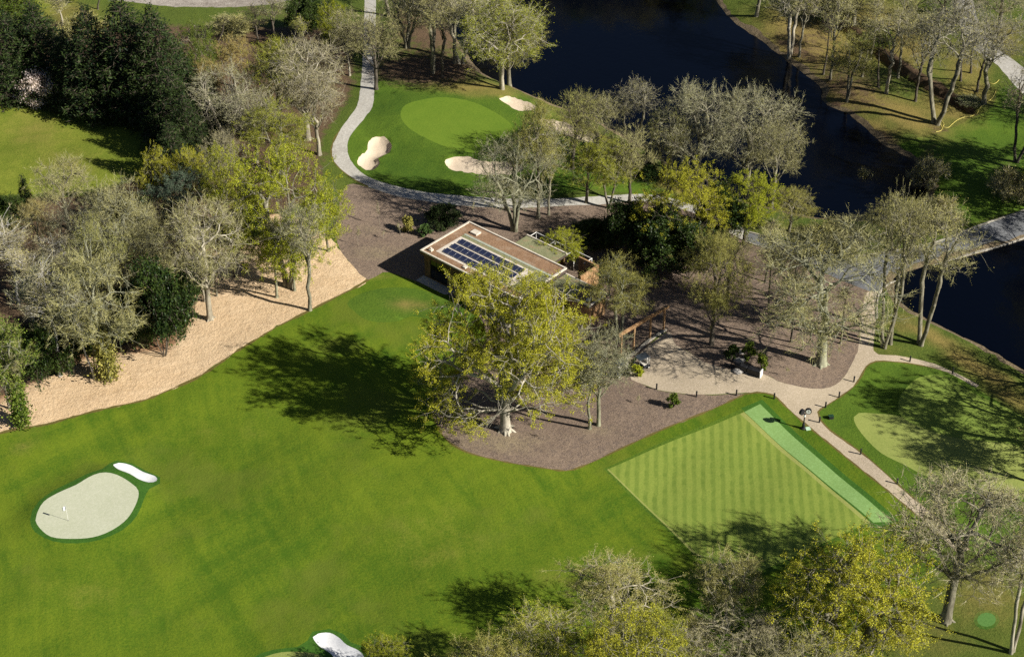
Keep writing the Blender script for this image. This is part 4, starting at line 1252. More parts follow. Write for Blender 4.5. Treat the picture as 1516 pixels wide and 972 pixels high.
 ("bare_tree","bare_b",1120,24,-70,84,"grey","olive","olive","olive crown on the top edge at the pond's upper right shore",None),
 ("scrub","scrub_a",1222,30,-10,60,"dark","dark","green","dark brambles in the upper ditch of the far wood",None),
 ("scrub","scrub_a",1432,162,142,34,"dark","grey","green","grey green brambles at the lower end of the ditch",None),
 ("holly_bush","holly_b",1296,74,44,44,"dark","dark","green","green bush beside the ditch in the middle of the far wood",None),
 ("scrub","scrub_a",1492,292,250,56,"dark","pink","tan","brown scrub on the right edge below the green lawn",None),
 # wood on the left of the cart path
 ("bare_tree","bare_a",456,206,50,112,"pale","pink","tan","tall pinkish tan tree right beside the cart path on the wood's edge",None),
 ("bare_tree","bare_b",473,229,96,92,"pale","pink","tan","second pinkish tan tree nearest the cart path bend",None),
 ("leafy_tree","bud_a",414,196,60,100,"grey","olive","lime","olive green crown left of the tall pinkish trees",None),
 ("bare_tree","bare_c",338,214,94,108,"pale","grey","tan","silver grey wide bare tree in the middle of the left wood",None),
 ("leafy_tree","bud_b",420,262,148,100,"grey","olive","lime","yellow green crown below the pinkish trees in the left wood",None),
 ("bare_tree","bare_b",380,240,132,80,"pale","grey","tan","grey tree with ivy green foot inside the left wood",None),
 ("gold_tree","leafy_b",348,128,54,58,"grey","tan","gold","small golden tan tree at the top of the left wood",None),
 ("gold_tree","leafy_b",312,160,88,44,"grey","tan","gold","smaller golden bush left below the golden tan tree",None),
 ("leafy_tree","leafy_a",297,134,32,74,"grey","olive","green","light green tree at the right end of the dark cedars",None),
 ("conifer_tree","fir_a",268,176,102,34,"dark","dark","cypress","narrow upright conifer on the shaded edge of the upper left lawn",None),
 ("conifer_tree","fir_a",247,188,138,28,"dark","dark","blue","short blue green conifer at the foot of the narrow upright one",None),
 ("conifer_tree","fir_a",158,146,106,26,"dark","dark","cypress","small green conifer in the gap between cedars and lawn",None),
 ("cedar_tree","cedar_a",22,138,26,108,"dark","dark","conifer","dark cedar at the left edge behind the yellow bush",None),
 ("cedar_tree","cedar_b",72,132,12,104,"dark","dark","conifer","dark cedar directly behind the pink magnolia",None),
 ("cedar_tree","cedar_a",112,150,54,82,"dark","dark","conifer","lower cedar between the two dark cedar masses",None),
 ("cedar_tree","cedar_a",150,158,22,112,"dark","dark","conifer","dark cedar at the left of the right hand mass",None),
 ("cedar_tree","cedar_b",198,162,6,122,"dark","dark","conifer","tallest dark cedar, centre of the right hand mass",None),
 ("cedar_tree","cedar_a",244,170,18,118,"dark","dark","conifer","dark cedar at the right of the right hand mass",None),
 ("cedar_tree","cedar_b",258,206,110,86,"dark","dark","conifer","deep green cedar on the shadowed lawn behind the narrow conifer",None),
 ("cedar_tree","cedar_a",312,196,128,70,"dark","dark","conifer","dark evergreen hidden left of the silver grey tree",None),
 ("cedar_tree","cedar_a",286,240,146,76,"dark","dark","conifer","shaded cedar between the narrow conifer and the silver grey tree",None),
 ("cedar_tree","cedar_b",262,268,186,64,"dark","dark","conifer","lowest dark cedar at the shaded corner of the upper left lawn",None),
 ("bare_tree","scrub_a",224,150,92,66,"dark","pink","tan","dusty pink leafless shrub in the shade under the cedars",None),
 ("magnolia_tree","bloom_a",61,152,103,54,"dark","tan","pink","pink flowering magnolia on the lawn's upper edge",None),
 ("yellow_bush","bloom_a",32,132,100,26,"dark","olive","bright","bright yellow green bush left of the pink magnolia",None),
 ("blossom_bush","bloom_a",122,146,106,22,"dark","tan","white","small white blossoming bush in the cedar shade",None),
 ("gold_tree","leafy_a",244,322,222,66,"grey","tan","oak","golden olive crown at the left of the lower left wood",None),
 ("gold_tree","leafy_b",288,320,220,60,"grey","tan","oak","golden olive crown next to the light green one",None),
 ("pine_tree","pine_a",270,356,256,98,"dark","dark","blue","blue green pine between golden crowns and the tan tree",None),
 ("leafy_tree","leafy_a",342,344,216,84,"grey","olive","lime","light green crown left of the brightest tree of the left wood",None),
 ("leafy_tree","leafy_c",427,424,218,158,"grey","tan","bright","largest bright yellow green tree of the left wood with a thick grey trunk",None),
 ("leafy_tree","leafy_a",486,372,262,70,"grey","olive","bright","bright green crown touching the mulch right of the largest bright tree",None),
 ("bare_tree","slim_a",410,440,318,50,"lichen","tan","olive","lichened thin tree on the wood chips, left of the thick grey trunk",None),
 ("bare_tree","birch_a",436,430,310,52,"lichen","grey","tan","pale leaning stem right of the thick grey trunk on the wood chips",None),
 ("bare_tree","tall_a",459,459,296,76,"grey","grey","tan","slim misty grey tree standing alone nearest the fairway on the wood chips",None),
 ("bare_tree","slim_a",348,410,300,44,"dark","tan","olive","dark thin trunk in the shade of the wood chips",None),
 ("bare_tree","bare_a",311,472,284,122,"pale","tan","tan","spreading tan tree on the wood chips above the dark holly",None),
 ("bare_tree","tall_b",303,446,306,50,"pale","pink","tan","reddish trunk close behind the spreading tan tree",None),
 ("bare_tree","slim_b",321,438,330,36,"grey","tan","olive","thin stem behind right of the spreading tan tree",None),
 ("birch_tree","birch_a",276,428,318,44,"birch","tan","tan","white birch stem left of the spreading tan tree",None),
 ("holly_bush","holly_a",243,526,392,98,"dark","dark","holly","big dark holly bulging over the wood chips",None),
 ("holly_bush","holly_a",205,520,430,74,"dark","dark","holly","dark holly behind the ivy footed tree",None),
 ("holly_bush","holly_b",66,560,478,70,"dark","dark","holly","dark evergreen undergrowth behind the leaning birch",None),
 ("holly_bush","holly_b",110,528,452,80,"dark","dark","holly","dark evergreen undergrowth between birch and ivy footed tree",None),
 ("holly_bush","holly_b",264,446,396,60,"dark","dark","holly","deep green holly under the white birch stem",None),
 ("bare_tree","ivy_b",161,559,378,136,"lichen","tan","olive","wide olive tan tree with an ivy wrapped foot on the wood chips",None),
 ("birch_tree","birch_b",140,560,412,52,"birch","grey","tan","leaning white birch just left of the ivy wrapped tree",None),
 ("bare_tree","slim_b",141,552,440,28,"grey","tan","tan","thin stem behind the birch beside the ivy wrapped tree",None),
 ("bare_tree","slim_a",110,554,470,28,"grey","tan","tan","short thin snag left of the leaning birch",None),
 ("birch_tree","birch_a",89,556,392,66,"birch","pink","tan","forked white birch in front of dark undergrowth",None),
 ("birch_tree","birch_b",52,550,392,62,"birch","grey","tan","strongly leaning white birch above the ivy covered tree",None),
 ("ivy_tree","ivy_a",33,628,470,64,"lichen","olive","green","tree smothered in bright ivy at the left edge of the wood chips",None),
 ("bare_tree","slim_a",38,628,520,24,"pale","tan","tan","thin pale stem leaning on the ivy covered tree",None),
 ("leafy_tree","bud_a",14,604,478,60,"grey","olive","green","green budding tree cut by the left edge behind the ivy covered tree",None),
 ("bare_tree","bare_a",189,432,262,92,"lichen","tan","tan","upright silvery tree with bold white limbs in the left wood",None),
 ("bare_tree","bare_b",103,338,232,84,"grey","tan","tan","tan misty tree at the lower edge of the upper left lawn",None),
 ("conifer_tree","fir_a",44,322,262,28,"dark","dark","conifer","small dark fir silhouetted against the upper left lawn",None),
 ("evergreen_tree","holly_a",16,352,292,56,"dark","dark","holly","dark evergreen at the left edge under the small fir",None),
 ("bare_tree","bare_c",128,420,298,96,"grey","grey","tan","silver bare tree left of the bold white limbed one",None),
 ("gold_tree","bud_a",64,390,296,60,"grey","tan","gold","rusty golden tree behind the forked birches on the left",None),
 ("birch_tree","birch_a",28,450,322,62,"birch","pink","tan","pinkish birch at the left edge below the dark evergreen",None),
 ("birch_tree","birch_b",64,462,352,58,"birch","pink","tan","white limbed birch right of the pinkish edge birch",None),
 ("birch_tree","birch_a",90,458,346,54,"birch","pink","tan","white limbed birch farthest right of the three pinkish ones",None),
 ("bare_tree","bare_c",165,482,322,92,"lichen","olive","olive","olive crown above the ivy wrapped tree",None),
 ("bare_tree","bare_b",222,468,338,84,"lichen","tan","tan","silver tree leaning over the dark holly",None),
 ("bare_tree","bare_a",224,398,296,66,"grey","tan","tan","tan crown left of the blue green pine",None),
 ("bare_tree","bare_b",330,300,196,66,"grey","pink","tan","pinkish crown between silver tree and the light green crown",None),
 ("bare_tree","scrub_a",180,330,280,40,"dark","dark","olive","dark scrub on the shaded lower corner of the upper left lawn",None),
 ("evergreen_tree","holly_a",216,372,300,60,"dark","dark","holly","evergreen in the dark gap left of the pine",None),
 ("evergreen_tree","holly_b",366,352,306,60,"dark","dark","holly","shaded evergreen under the light green crown",None),
 # top left
 ("bare_tree","slim_a",95,52,-10,46,"pale","tan","tan","pale forked bare tree above the left cedars",None),
 ("bare_tree","tall_b",382,66,4,44,"dark","dark","tan","black stemmed bare tree by the dirt road, left one of two",None),
 ("bare_tree","tall_b",407,64,-18,50,"dark","grey","tan","black stemmed bare tree by the dirt road, right one of two",None),
 ("bare_tree","slim_b",323,64,16,40,"dark","tan","tan","leaning thin tree by the dirt road above the golden tree",None),
 ("bare_tree","slim_b",145,14,-40,30,"dark","tan","tan","dark stem crossing the dirt road at the top edge",None),
 ("leafy_tree","leafy_a",498,80,2,56,"grey","olive","bright","bright yellow green tree at the top beside the upper cart path",None),
 ("evergreen_tree","holly_a",452,52,-6,54,"dark","dark","holly","dark evergreen left of the bright tree at the top",None),
 ("leafy_tree","slim_a",452,82,26,30,"pale","olive","lime","slim yellow green sapling tree in front of the top evergreen",None),
 ("bare_tree","bare_b",518,112,14,48,"pale","tan","olive","pale stemmed tree on the left verge of the upper cart path",None),
 ("evergreen_tree","cedar_b",28,44,-24,70,"dark","dark","green","dark green tree on the top edge at the far left",None),
 ("scrub","scrub_a",120,52,18,70,"dark","tan","olive","tan scrub between the cedars and the dirt road",None),
 ("scrub","scrub_a",345,46,20,60,"dark","tan","tan","tan scrub on the verge below the dirt road",None),
 ("scrub","scrub_a",430,98,72,50,"dark","tan","tan","tan scrub behind the olive green crown",None),
 # young plants
 ("young_shrub","bush_a",997,602,584,18,"dark","dark","green","lone small green shrub in the mulch bed below the plaza",None),
 ("young_shrub","bush_a",1082,534,510,20,"dark","dark","holly","left one of three small dark shrubs behind the black rack",None),
 ("young_shrub","bush_a",1109,532,509,20,"dark","dark","green","middle one of three small shrubs behind the black rack",None),
 ("young_shrub","bush_a",1127,546,523,18,"dark","dark","ivy","right one of three small shrubs behind the black rack",None),
 ("young_shrub","bush_a",630,349,334,20,"dark","dark","cypress","small bushy conifer in the mulch behind the clubhouse corner",None),
 ("young_shrub","bush_a",604,344,322,20,"dark","olive","olive","yellowish twiggy shrub left of the small bushy conifer",None),
 ("young_shrub","bush_a",942,556,540,20,"dark","olive","bright","yellow green shrub beside the parked golf carts",None),
 ("evergreen_tree","holly_b",655,335,300,40,"dark","dark","conifer","dark shrub near the upper corner of the clubhouse",None),
]
SAP = [(562,334,300,"red leaved sapling left of the clubhouse"),(530,363,332,"leftmost bare sapling near the wood chips"),(567,353,340,"bare sapling below the red leaved one"),
       (593,348,330,"bare sapling on the lit mulch left of the clubhouse"),(621,321,306,"bare sapling in striped shade by the cart path"),(945,598,585,"thin staked sapling in the mulch right of the pale pair of trees"),(700,322,296,"thin sapling behind the clubhouse roof corner"),
       (1164,556,540,"thin sapling beside the old tan oak in the mulch"),(1240,533,506,"thin staked sapling right of the old tan oak")]
for row in T:
    kind, proto, bx, by, ty, w, bk, tw, lf, lab, grp = row[:11]
    lean = row[11:13] if len(row) > 12 else None
    place(kind, proto, bx, by, ty, w, bk, tw, lf, lab, None, grp, lean=lean, rot=0.0 if lean else None)
for bx, by, ty, lab in SAP:
    place("sapling", "sapling_a", bx, by, ty, 9, "pale", "pink" if "red" in lab else "tan", "gold" if "red" in lab else "tan", lab)

# trees outside the frame: far shore inferred from pond reflections, others from shadows
OUT = [("bare_a",815,-75,-190,110,"tan","tan","far shore bare tree beyond the top edge, first from the left"),
       ("leafy_b",868,-90,-200,110,"olive","green","far shore green tree beyond the top edge, second from the left"),
       ("bare_d",915,-84,-205,120,"tan","tan","far shore bare tree beyond the top edge, third from the left"),
       ("bud_a",960,-92,-210,110,"olive","olive","far shore budding tree beyond the top edge, fourth from the left"),
       ("holly_a",935,-80,-150,80,"dark","holly","far shore evergreen beyond the top edge between bare trees"),
       ("cedar_a",1000,-88,-200,100,"dark","conifer","far shore conifer beyond the top edge"),
       ("leafy_a",1040,-84,-190,110,"olive","green","far shore green tree beyond the top edge at the right end"),
       ("leafy_c",1640,674,484,205,"olive","oak","large oak beyond the right edge shading the chipping green"),
       ("bare_c",1590,590,460,120,"tan","tan","bare tree beyond the right edge by the small pond"),
       ("bud_a",1556,722,606,100,"tan","olive","tree beyond the right edge below the chipping green"),
       ("leafy_a",1590,330,130,170,"olive","oak","tree beyond the right edge shading the riverside lawn"),
       ("leafy_c",1650,290,100,170,"olive","green","second tree beyond the right edge of the riverside lawn"),
       ("bare_a",1600,180,40,120,"tan","tan","bare tree beyond the right edge above the far path"),
       ("bare_b",1555,395,270,90,"tan","tan","bare tree beyond the right edge at the road"),
       ("leafy_a",930,1110,900,190,"olive","oak","tree below the frame shading the bottom lawn"),
       ("bud_a",720,1100,930,170,"olive","olive","tree below the frame near the white bunker"),
       ("bare_a",1180,1110,930,180,"tan","tan","bare tree below the frame under the golden tree")]
for proto, bx, by, ty, w, tw, lf, lab in OUT:
    place("leafy_tree" if "leafy" in proto else "bare_tree", proto, bx, by, ty, w, "grey", tw, lf, lab, "tree")
# ================================================================ CLUBHOUSE
timber = bark_mat("timber cladding", (0.07, 0.042, 0.02), (0.20, 0.125, 0.06), 4.0, 0.15)
larch = bark_mat("orange larch boards", (0.24, 0.12, 0.05), (0.46, 0.29, 0.15), 3.0, 0.2)
capm = plain_mat("pale parapet cap", (0.62, 0.56, 0.46), 0.7, 0.15)
fascia = plain_mat("dark fascia", (0.085, 0.065, 0.055), 0.6, 0.2)
sedum_r = ground_mat("rusty sedum", (0.15, 0.08, 0.04), (0.32, 0.20, 0.12), mid=0.9, fine=4, bumpd=0.06, dry=None, dirt=None, patch=0.8, patchc=(0.36, 0.26, 0.18))
sedum_g = ground_mat("green sedum", (0.13, 0.14, 0.06), (0.27, 0.27, 0.15), mid=0.9, fine=4, bumpd=0.06, dry=None, dirt=None, patch=0.9, patchc=(0.30, 0.20, 0.12))
membrane = plain_mat("pale roof membrane", (0.60, 0.53, 0.44), 0.8, 0.12, 1.0)
glassm, nt, b = new_mat("dark glass"); b.inputs["Base Color"].default_value = (0.006, 0.007, 0.008, 1); b.inputs["Roughness"].default_value = 0.05; b.inputs["Specular IOR Level"].default_value = 0.6
pvm, nt, b = new_mat("solar cells")
tc = N(nt, "ShaderNodeTexCoord").outputs["Object"]
br = N(nt, "ShaderNodeTexBrick"); br.offset = 0.0
for k_, v_ in (("Color1", (0.010, 0.014, 0.045, 1)), ("Color2", (0.014, 0.02, 0.06, 1)), ("Mortar", (0.08, 0.09, 0.12, 1))): br.inputs[k_].default_value = v_
br.inputs["Scale"].default_value = 1.0; br.inputs["Mortar Size"].default_value = 0.008; br.inputs["Brick Width"].default_value = 0.16; br.inputs["Row Height"].default_value = 0.16
nt.links.new(tc, br.inputs["Vector"]); nt.links.new(br.outputs[0], b.inputs["Base Color"])
b.inputs["Roughness"].default_value = 0.15; b.inputs["Specular IOR Level"].default_value = 0.6
alum = plain_mat("aluminium", (0.6, 0.6, 0.6), 0.35, 0.1, metallic=0.8)
stone = plain_mat("pale paving", (0.42, 0.40, 0.36), 0.85, 0.2, 1.5)
blackm = plain_mat("black painted metal", (0.02, 0.02, 0.022), 0.5, 0.2)
whitem = plain_mat("white paint", (0.75, 0.74, 0.70), 0.6, 0.08)

bxy = at(629, 406, 0.0)
BZ = H1(*bxy) - 0.1
ANG = R_(-41.5)
club = empty("clubhouse", (bxy[0], bxy[1], BZ), "low flat roofed timber clubhouse with solar panels behind the huge oak", "building", rz=ANG)
HW = 4.4
# walls (u along the front, v to the back)
def wall_with_openings(name, L, h, opens, m, y, t=0.25, parent=None, along='u', x0=0.0):
    mb = MB(); x = x0
    def bx_(a, b_, z0, z1):
        if b_ - a < 0.01 or z1 - z0 < 0.01: return
        if along == 'u': mb.box(a, b_, y, y + t, z0, z1)
        else: mb.box(y, y + t, a, b_, z0, z1)
    for a, b_, z0, z1 in opens:
        bx_(x, a, 0, h); bx_(a, b_, 0, z0); bx_(a, b_, z1, h); x = b_
    bx_(x, x0 + L, 0, h)
    return mb.build(name, m, parent)
front_open = [(1.1, 4.3, 0.35, 3.4), (5.6, 7.6, 0.35, 3.3), (9.2, 12.0, 0.35, 3.3), (13.2, 16.4, 0.35, 3.3)]
wall_with_openings("wall", 17.5, HW - 0.45, front_open, timber, 0.0, parent=club)
wall_with_openings("wall", 17.5, HW - 0.45, [(8.5, 12.0, 0.3, 3.0)], timber, 9.05, parent=club)
wall_with_openings("wall", 8.8, HW - 0.45, [(3.5, 5.2, 0.3, 2.8)], timber, 0.0, parent=club, along='v', x0=0.25)
wall_with_openings("wall", 5.25, HW - 0.45, [(1.6, 4.2, 0.2, 3.0)], larch, 17.25, parent=club, along='v', x0=0.25)
for a, b_, z0, z1 in front_open:
    w = MB().box(a + .003, b_ - .003, 0.10, 0.14, z0 + .003, z1 - .003).build("window", glassm, club)
    fr = MB()
    n = max(2, round((b_ - a) / 1.1))
    for i in range(n + 1):
        xx = a + (b_ - a - 0.08) * i / n
        fr.box(xx + .004, xx + .076, 0.06, 0.18, z0 + .006, z1 - .006)
    fr.build("frame", blackm, w)
MB().box(3.5 + 5, 12.0, 9.12, 9.16, 0.3, 3.0).build("window", glassm, club)
MB().box(0.1, 0.14, 3.503, 5.197, 0.303, 2.797).build("window", glassm, club)
MB().box(17.33, 17.37, 1.603, 4.197, 0.203, 2.997).build("window", glassm, club)
# roof slab with fascia, parapet cap and coverings
rf = MB().box(-0.35, 17.85, -0.45, 9.65, HW - 0.45, HW - 0.02).build("roof", fascia, club)
pc = MB()
pc.box(-0.35, 17.85, -0.45, -0.22, HW - 0.018, HW + 0.20)
pc.box(-0.35, 17.85, 9.42, 9.65, HW - 0.018, HW + 0.20)
pc.box(-0.35, -0.12, -0.217, 9.417, HW - 0.018, HW + 0.203)
pc.box(17.62, 17.85, -0.217, 9.417, HW - 0.018, HW + 0.203)
pc.build("parapet", capm, rf)
MB().box(-0.352, 17.852, -0.452, -0.36, HW - 0.44, HW - 0.05).build("edge_trim", timber, rf)
MB().box(-0.117, 17.617, -0.217, 0.9, HW - 0.018, HW + 0.06).build("sedum_roof", sedum_r, rf)
MB().box(-0.117, 1.4, 0.903, 9.417, HW - 0.018, HW + 0.062).build("sedum_roof", sedum_r, rf)
MB().box(1.403, 15.0, 0.903, 6.0, HW - 0.018, HW + 0.08).build("membrane", membrane, rf)
MB().box(1.403, 17.617, 6.003, 6.6, HW - 0.018, HW + 0.06).build("sedum_roof", sedum_g, rf)
MB().box(1.403, 17.617, 6.603, 7.0, HW - 0.018, HW + 0.10).build("walkway", plain_mat("roof walkway", (0.36, 0.38, 0.30), 0.8, 0.15), rf)
MB().box(1.403, 17.617, 7.003, 9.417, HW - 0.018, HW + 0.06).build("sedum_roof", sedum_r, rf)
MB().box(15.003, 17.617, 0.903, 6.0, HW - 0.018, HW + 0.06).build("sedum_roof", sedum_g, rf)
MB().box(1.8, 3.0, 7.5, 8.5, HW + 0.062, HW + 0.32).build("rooflight", capm, rf)
MB().box(0.55, 1.05, 0.35, 0.85, HW + 0.062, HW + 0.30).lathe([(0.1, 0.30), (0.1, 0.5), (0.16, 0.5), (0.16, 0.56)], 10, (0.8, 0.6, HW)).build("roof_vent", capm, rf)
MB().box(7.0, 7.5, 0.3, 0.8, HW + 0.062, HW + 0.28).build("roof_vent", capm, rf)
# solar panels: three rows of twelve, each tilted a little to the front
pv = None
for r_ in range(3):
    for c_ in range(12):
        u = 2.2 + c_ * 0.98; v = 1.35 + r_ * 1.52
        if pv is None:
            pv = MB().box(-0.46, 0.46, -0.48, 0.48, 0, 0.035).build("solar_panel", pvm, rf)
            fr = MB()
            for s_ in (-1, 1):
                fr.box(min(s_ * 0.46, s_ * 0.482), max(s_ * 0.46, s_ * 0.482), -0.50, 0.50, -0.003, 0.045)
                fr.box(-0.459, 0.459, min(s_ * 0.48, s_ * 0.50), max(s_ * 0.48, s_ * 0.50), -0.003, 0.045)
            pvf_me = fr
            pvframe = fr.build("panel_frame", alum, None)
            pvframe_me = pvframe.data
            bpy.data.objects.remove(pvframe)
            o = pv
            pvf = bpy.data.meshes.new("solar_panel")
            # one mesh for cells and frame, two materials
            vv = [tuple(v_.co) for v_ in pv.data.vertices]; ff = [tuple(p_.vertices) for p_ in pv.data.polygons]
            k_ = len(vv)
            v2 = [tuple(v_.co) for v_ in pvframe_me.vertices]; f2 = [tuple(i + k_ for i in p_.vertices) for p_ in pvframe_me.polygons]
            pvf.from_pydata(vv + v2, [], ff + f2)
            pvf.materials.append(pvm); pvf.materials.append(alum)
            pvf.polygons.foreach_set("material_index", [0] * len(ff) + [1] * len(f2))
            pv.data = pvf
        else:
            o = pv.copy(); C.objects.link(o)
        o.parent = club
        o.location = (u + 0.5, v + 0.5, HW + 0.22)
        o.rotation_euler = (R_(9), 0, 0)
# wing to the right
WH = 3.7
wall_with_openings("wall", 7.5, WH - 0.35, [(2.2 + 17.5, 4.2 + 17.5, 0.9, 2.6)], larch, 5.7, parent=club, x0=17.55)
wall_with_openings("wall", 7.5, WH - 0.35, [], timber, 9.0, parent=club, x0=17.55)
MB().box(24.8, 25.05, 5.953, 8.997, 0, WH - 0.35).build("wall", larch, club)
MB().box(19.703, 21.697, 5.80, 5.84, 0.903, 2.597).build("window", glassm, club)
rw = MB().box(17.56, 25.3, 5.45, 9.5, WH - 0.35, WH - 0.02).build("roof", fascia, club)
pc = MB(); pc.box(17.863, 25.3, 5.45, 5.65, WH - 0.018, WH + 0.12); pc.box(17.863, 25.3, 9.3, 9.5, WH - 0.018, WH + 0.12); pc.box(25.1, 25.3, 5.653, 9.297, WH - 0.018, WH + 0.123)
pc.build("parapet", capm, rw)
MB().box(17.863, 22.0, 5.653, 9.297, WH - 0.018, WH + 0.05).build("sedum_roof", sedum_g, rw)
MB().box(22.003, 25.097, 5.653, 9.297, WH - 0.018, WH + 0.052).build("sedum_roof", sedum_r, rw)
MB().box(24.0, 24.6, 6.2, 6.8, WH + 0.055, WH + 0.25).build("rooflight", capm, rw)
# rear extension with an open white frame, and the tall larch screen
wall_with_openings("wall", 7.0, 3.8, [(10.0, 13.0, 0.3, 3.0)], timber, 12.4, parent=club, x0=8.0)
MB().box(8.0, 8.25, 9.7, 12.397, 0, 3.8).build("wall", timber, club)
rr = MB().box(7.8, 15.2, 9.66, 12.8, 3.8, 4.1).build("roof", fascia, club)
MB().box(7.9, 15.1, 9.75, 12.7, 4.103, 4.16).build("sedum_roof", sedum_g, rr)
MB().box(7.8, 15.2, 12.703, 12.9, 3.9, 4.28).build("parapet", capm, rr)
fr = MB()
for u in (8.0, 11.5, 15.0, 18.2):
    fr.tube((u, 14.6, 0), (u, 14.6, 3.9), 0.06, k=6)
    fr.tube((u, 12.95, 3.84), (u, 14.6, 3.84), 0.05, k=6)
fr.tube((8.0, 14.6, 3.84), (18.2, 14.6, 3.84), 0.06, k=6)
fr.build("canopy_frame", whitem, club)
MB().box(20.2, 20.45, 9.55, 13.4, 0, 4.3).build("screen_wall", larch, club)
MB().box(17.0, 20.197, 13.15, 13.4, 0, 4.3).build("screen_wall", larch, club)
# terrace plinth along the front
MB().box(-0.2, 17.7, -1.6, -0.003, -0.3, 0.22).build("terrace", stone, club, bevel=0.02)

# low white garden wall running from the wing
a_ = Vector(at(863, 452, 0.3)); b2 = Vector(at(892, 434, 0.3))
gz = H1(*a_)
def strip_wall(name, p, q, w, z0, z1, m):
    d = (q - p).normalized(); n = Vector((-d.y, d.x)) * w / 2
    return MB().prism([tuple(p - n), tuple(q - n), tuple(q + n), tuple(p + n)], z0, z1).build(name, m)
gw = strip_wall("garden_wall", a_, b2, 0.35, gz - 0.3, gz + 0.9, whitem)
gw.data.materials[0] = capm
tag(gw, "low pale garden wall between the clubhouse wing and the olive tree", "wall")

# timber pergola: four posts and a head beam
pg0 = Vector(at(916, 531)); pg1 = Vector(at(985, 489))
gz = H1(*((pg0 + pg1) / 2))
dv = (pg1 - pg0); Lp = dv.length
pg = empty("pergola", (pg0.x, pg0.y, gz), "open timber pergola frame of posts and one long beam beside the plaza", "pergola", rz=math.atan2(dv.y, dv.x))
for i, t in enumerate((0.04, 0.31, 0.66, 0.96)):
    MB().box(Lp * t - 0.11, Lp * t + 0.11, -0.11, 0.11, -0.1, 3.55).build("post", larch, pg, bevel=0.01)
MB().box(-0.2, Lp + 0.3, -0.16, 0.16, 3.553, 3.95).build("beam", larch, pg, bevel=0.01)
MB().box(-0.2, Lp + 0.3, 0.165, 0.235, 3.60, 3.86).build("fascia_board", capm, pg)

# ================================================================ CLOCK POST
x, y, z = ground_at(1189, 634)
clk = empty("clock_post", (x, y, z), "black post clock with round white faces on the verge where the gravel paths meet", "clock", rz=R_(12))
hp = height_to(x, y, z, 606)
MB().lathe([(0.32, -0.05), (0.32, 0.12), (0.2, 0.2), (0.17, 0.75), (0.12, 0.85), (0.085, 1.0), (0.075, hp * 0.74), (0.12, hp * 0.75), (0.12, hp * 0.77), (0.07, hp * 0.8)], 14).build("post", blackm, clk, smooth=False)
MB().lathe([(0.085, hp * 0.62), (0.125, hp * 0.63), (0.125, hp * 0.70), (0.085, hp * 0.72)], 12).build("collar", whitem, clk)
for s_, rzz in ((-1, 0.5), (1, -0.35)):
    hd = MB()
    zc = hp * 0.9
    dy = Vector((math.cos(rzz), math.sin(rzz), 0))
    cx = Vector((s_ * 0.42, 0, zc))
    nrm = Vector((-math.sin(rzz), math.cos(rzz), 0)) * -1
    hd.tube(cx - nrm * 0.16, cx + nrm * 0.16, 0.40, k=22)
    hd.tube(Vector((0, 0, hp * 0.78)), cx - Vector((0, 0, 0.36)), 0.05, k=6)
    h_ = hd.build("clock_case", blackm, clk)
    fc = MB()
    if s_ > 0:
        fc.tube(cx + nrm * 0.161, cx + nrm * 0.175, 0.30, k=22)
        f_ = fc.build("clock_face", whitem, h_)
        hm = MB(); hm.tube(cx + nrm * 0.18, cx + nrm * 0.18 + Vector((0, 0, 0.24)), 0.012, k=4); hm.tube(cx + nrm * 0.18, cx + nrm * 0.18 + dy * 0.16, 0.014, k=4)
        hm.build("hands", blackm, h_)
MB().box(0.25, 0.85, -0.5, 0.1, -0.05, 0.10).build("footing", plain_mat("pale green cover", (0.45, 0.62, 0.45), 0.6, 0.1), clk)

# ================================================================ BOLLARDS
BOL = [(972, 576), (1031, 587), (1090, 585), (1146, 590), (1222, 603), (1213, 625), (1242, 588), (1264, 565), (1274, 672), (1328, 716), (1347, 535), (1410, 553)]
BL = ["short black bollard at the mulch edge nearest the golf carts", "short black bollard in the middle of the plaza's lower edge", "short black bollard where mulch, plaza and grass meet",
      "short black bollard on the grass tip above the light green strip", "short black bollard at the round grass corner facing the plaza", "short black bollard below the round grass corner, opposite the post clock",
      "short black bollard on the path bend above the round grass corner", "short black bollard highest on the inside of the path bend", "short black bollard halfway down the narrow path beside the strip",
      "short black bollard lowest on the narrow path near the big bare crown", "short black bollard on the top of the chipping green's curved path", "short black bollard where the curved path enters the tree shade"]
bol = None
for (px_, py_), lab in zip(BOL, BL):
    x, y, z = ground_at(px_, py_)
    if bol is None:
        bol = MB().lathe([(0.10, -0.1), (0.10, 0.72), (0.115, 0.74), (0.115, 0.84), (0.10, 0.88), (0.05, 0.92)], 12).build("bollard", blackm)
        o = bol
    else:
        o = bol.copy(); C.objects.link(o)
    o.location = (x, y, z)
    tag(o, lab, "bollard", "bollards along the gravel paths")
# litter bin on the grass
x, y, z = ground_at(1230, 619)
bn = empty("low_ground_box", (x, y, z), "small dark box set in the grass right of the round corner", "box", rz=0.2)
MB().box(-0.3, 0.3, -0.22, 0.22, -0.05, 0.4).build("body", blackm, bn, bevel=0.02)
MB().box(-0.33, 0.33, -0.25, 0.25, 0.403, 0.46).build("lid", plain_mat("dark green lid", (0.02, 0.06, 0.03), 0.5), bn, bevel=0.01)

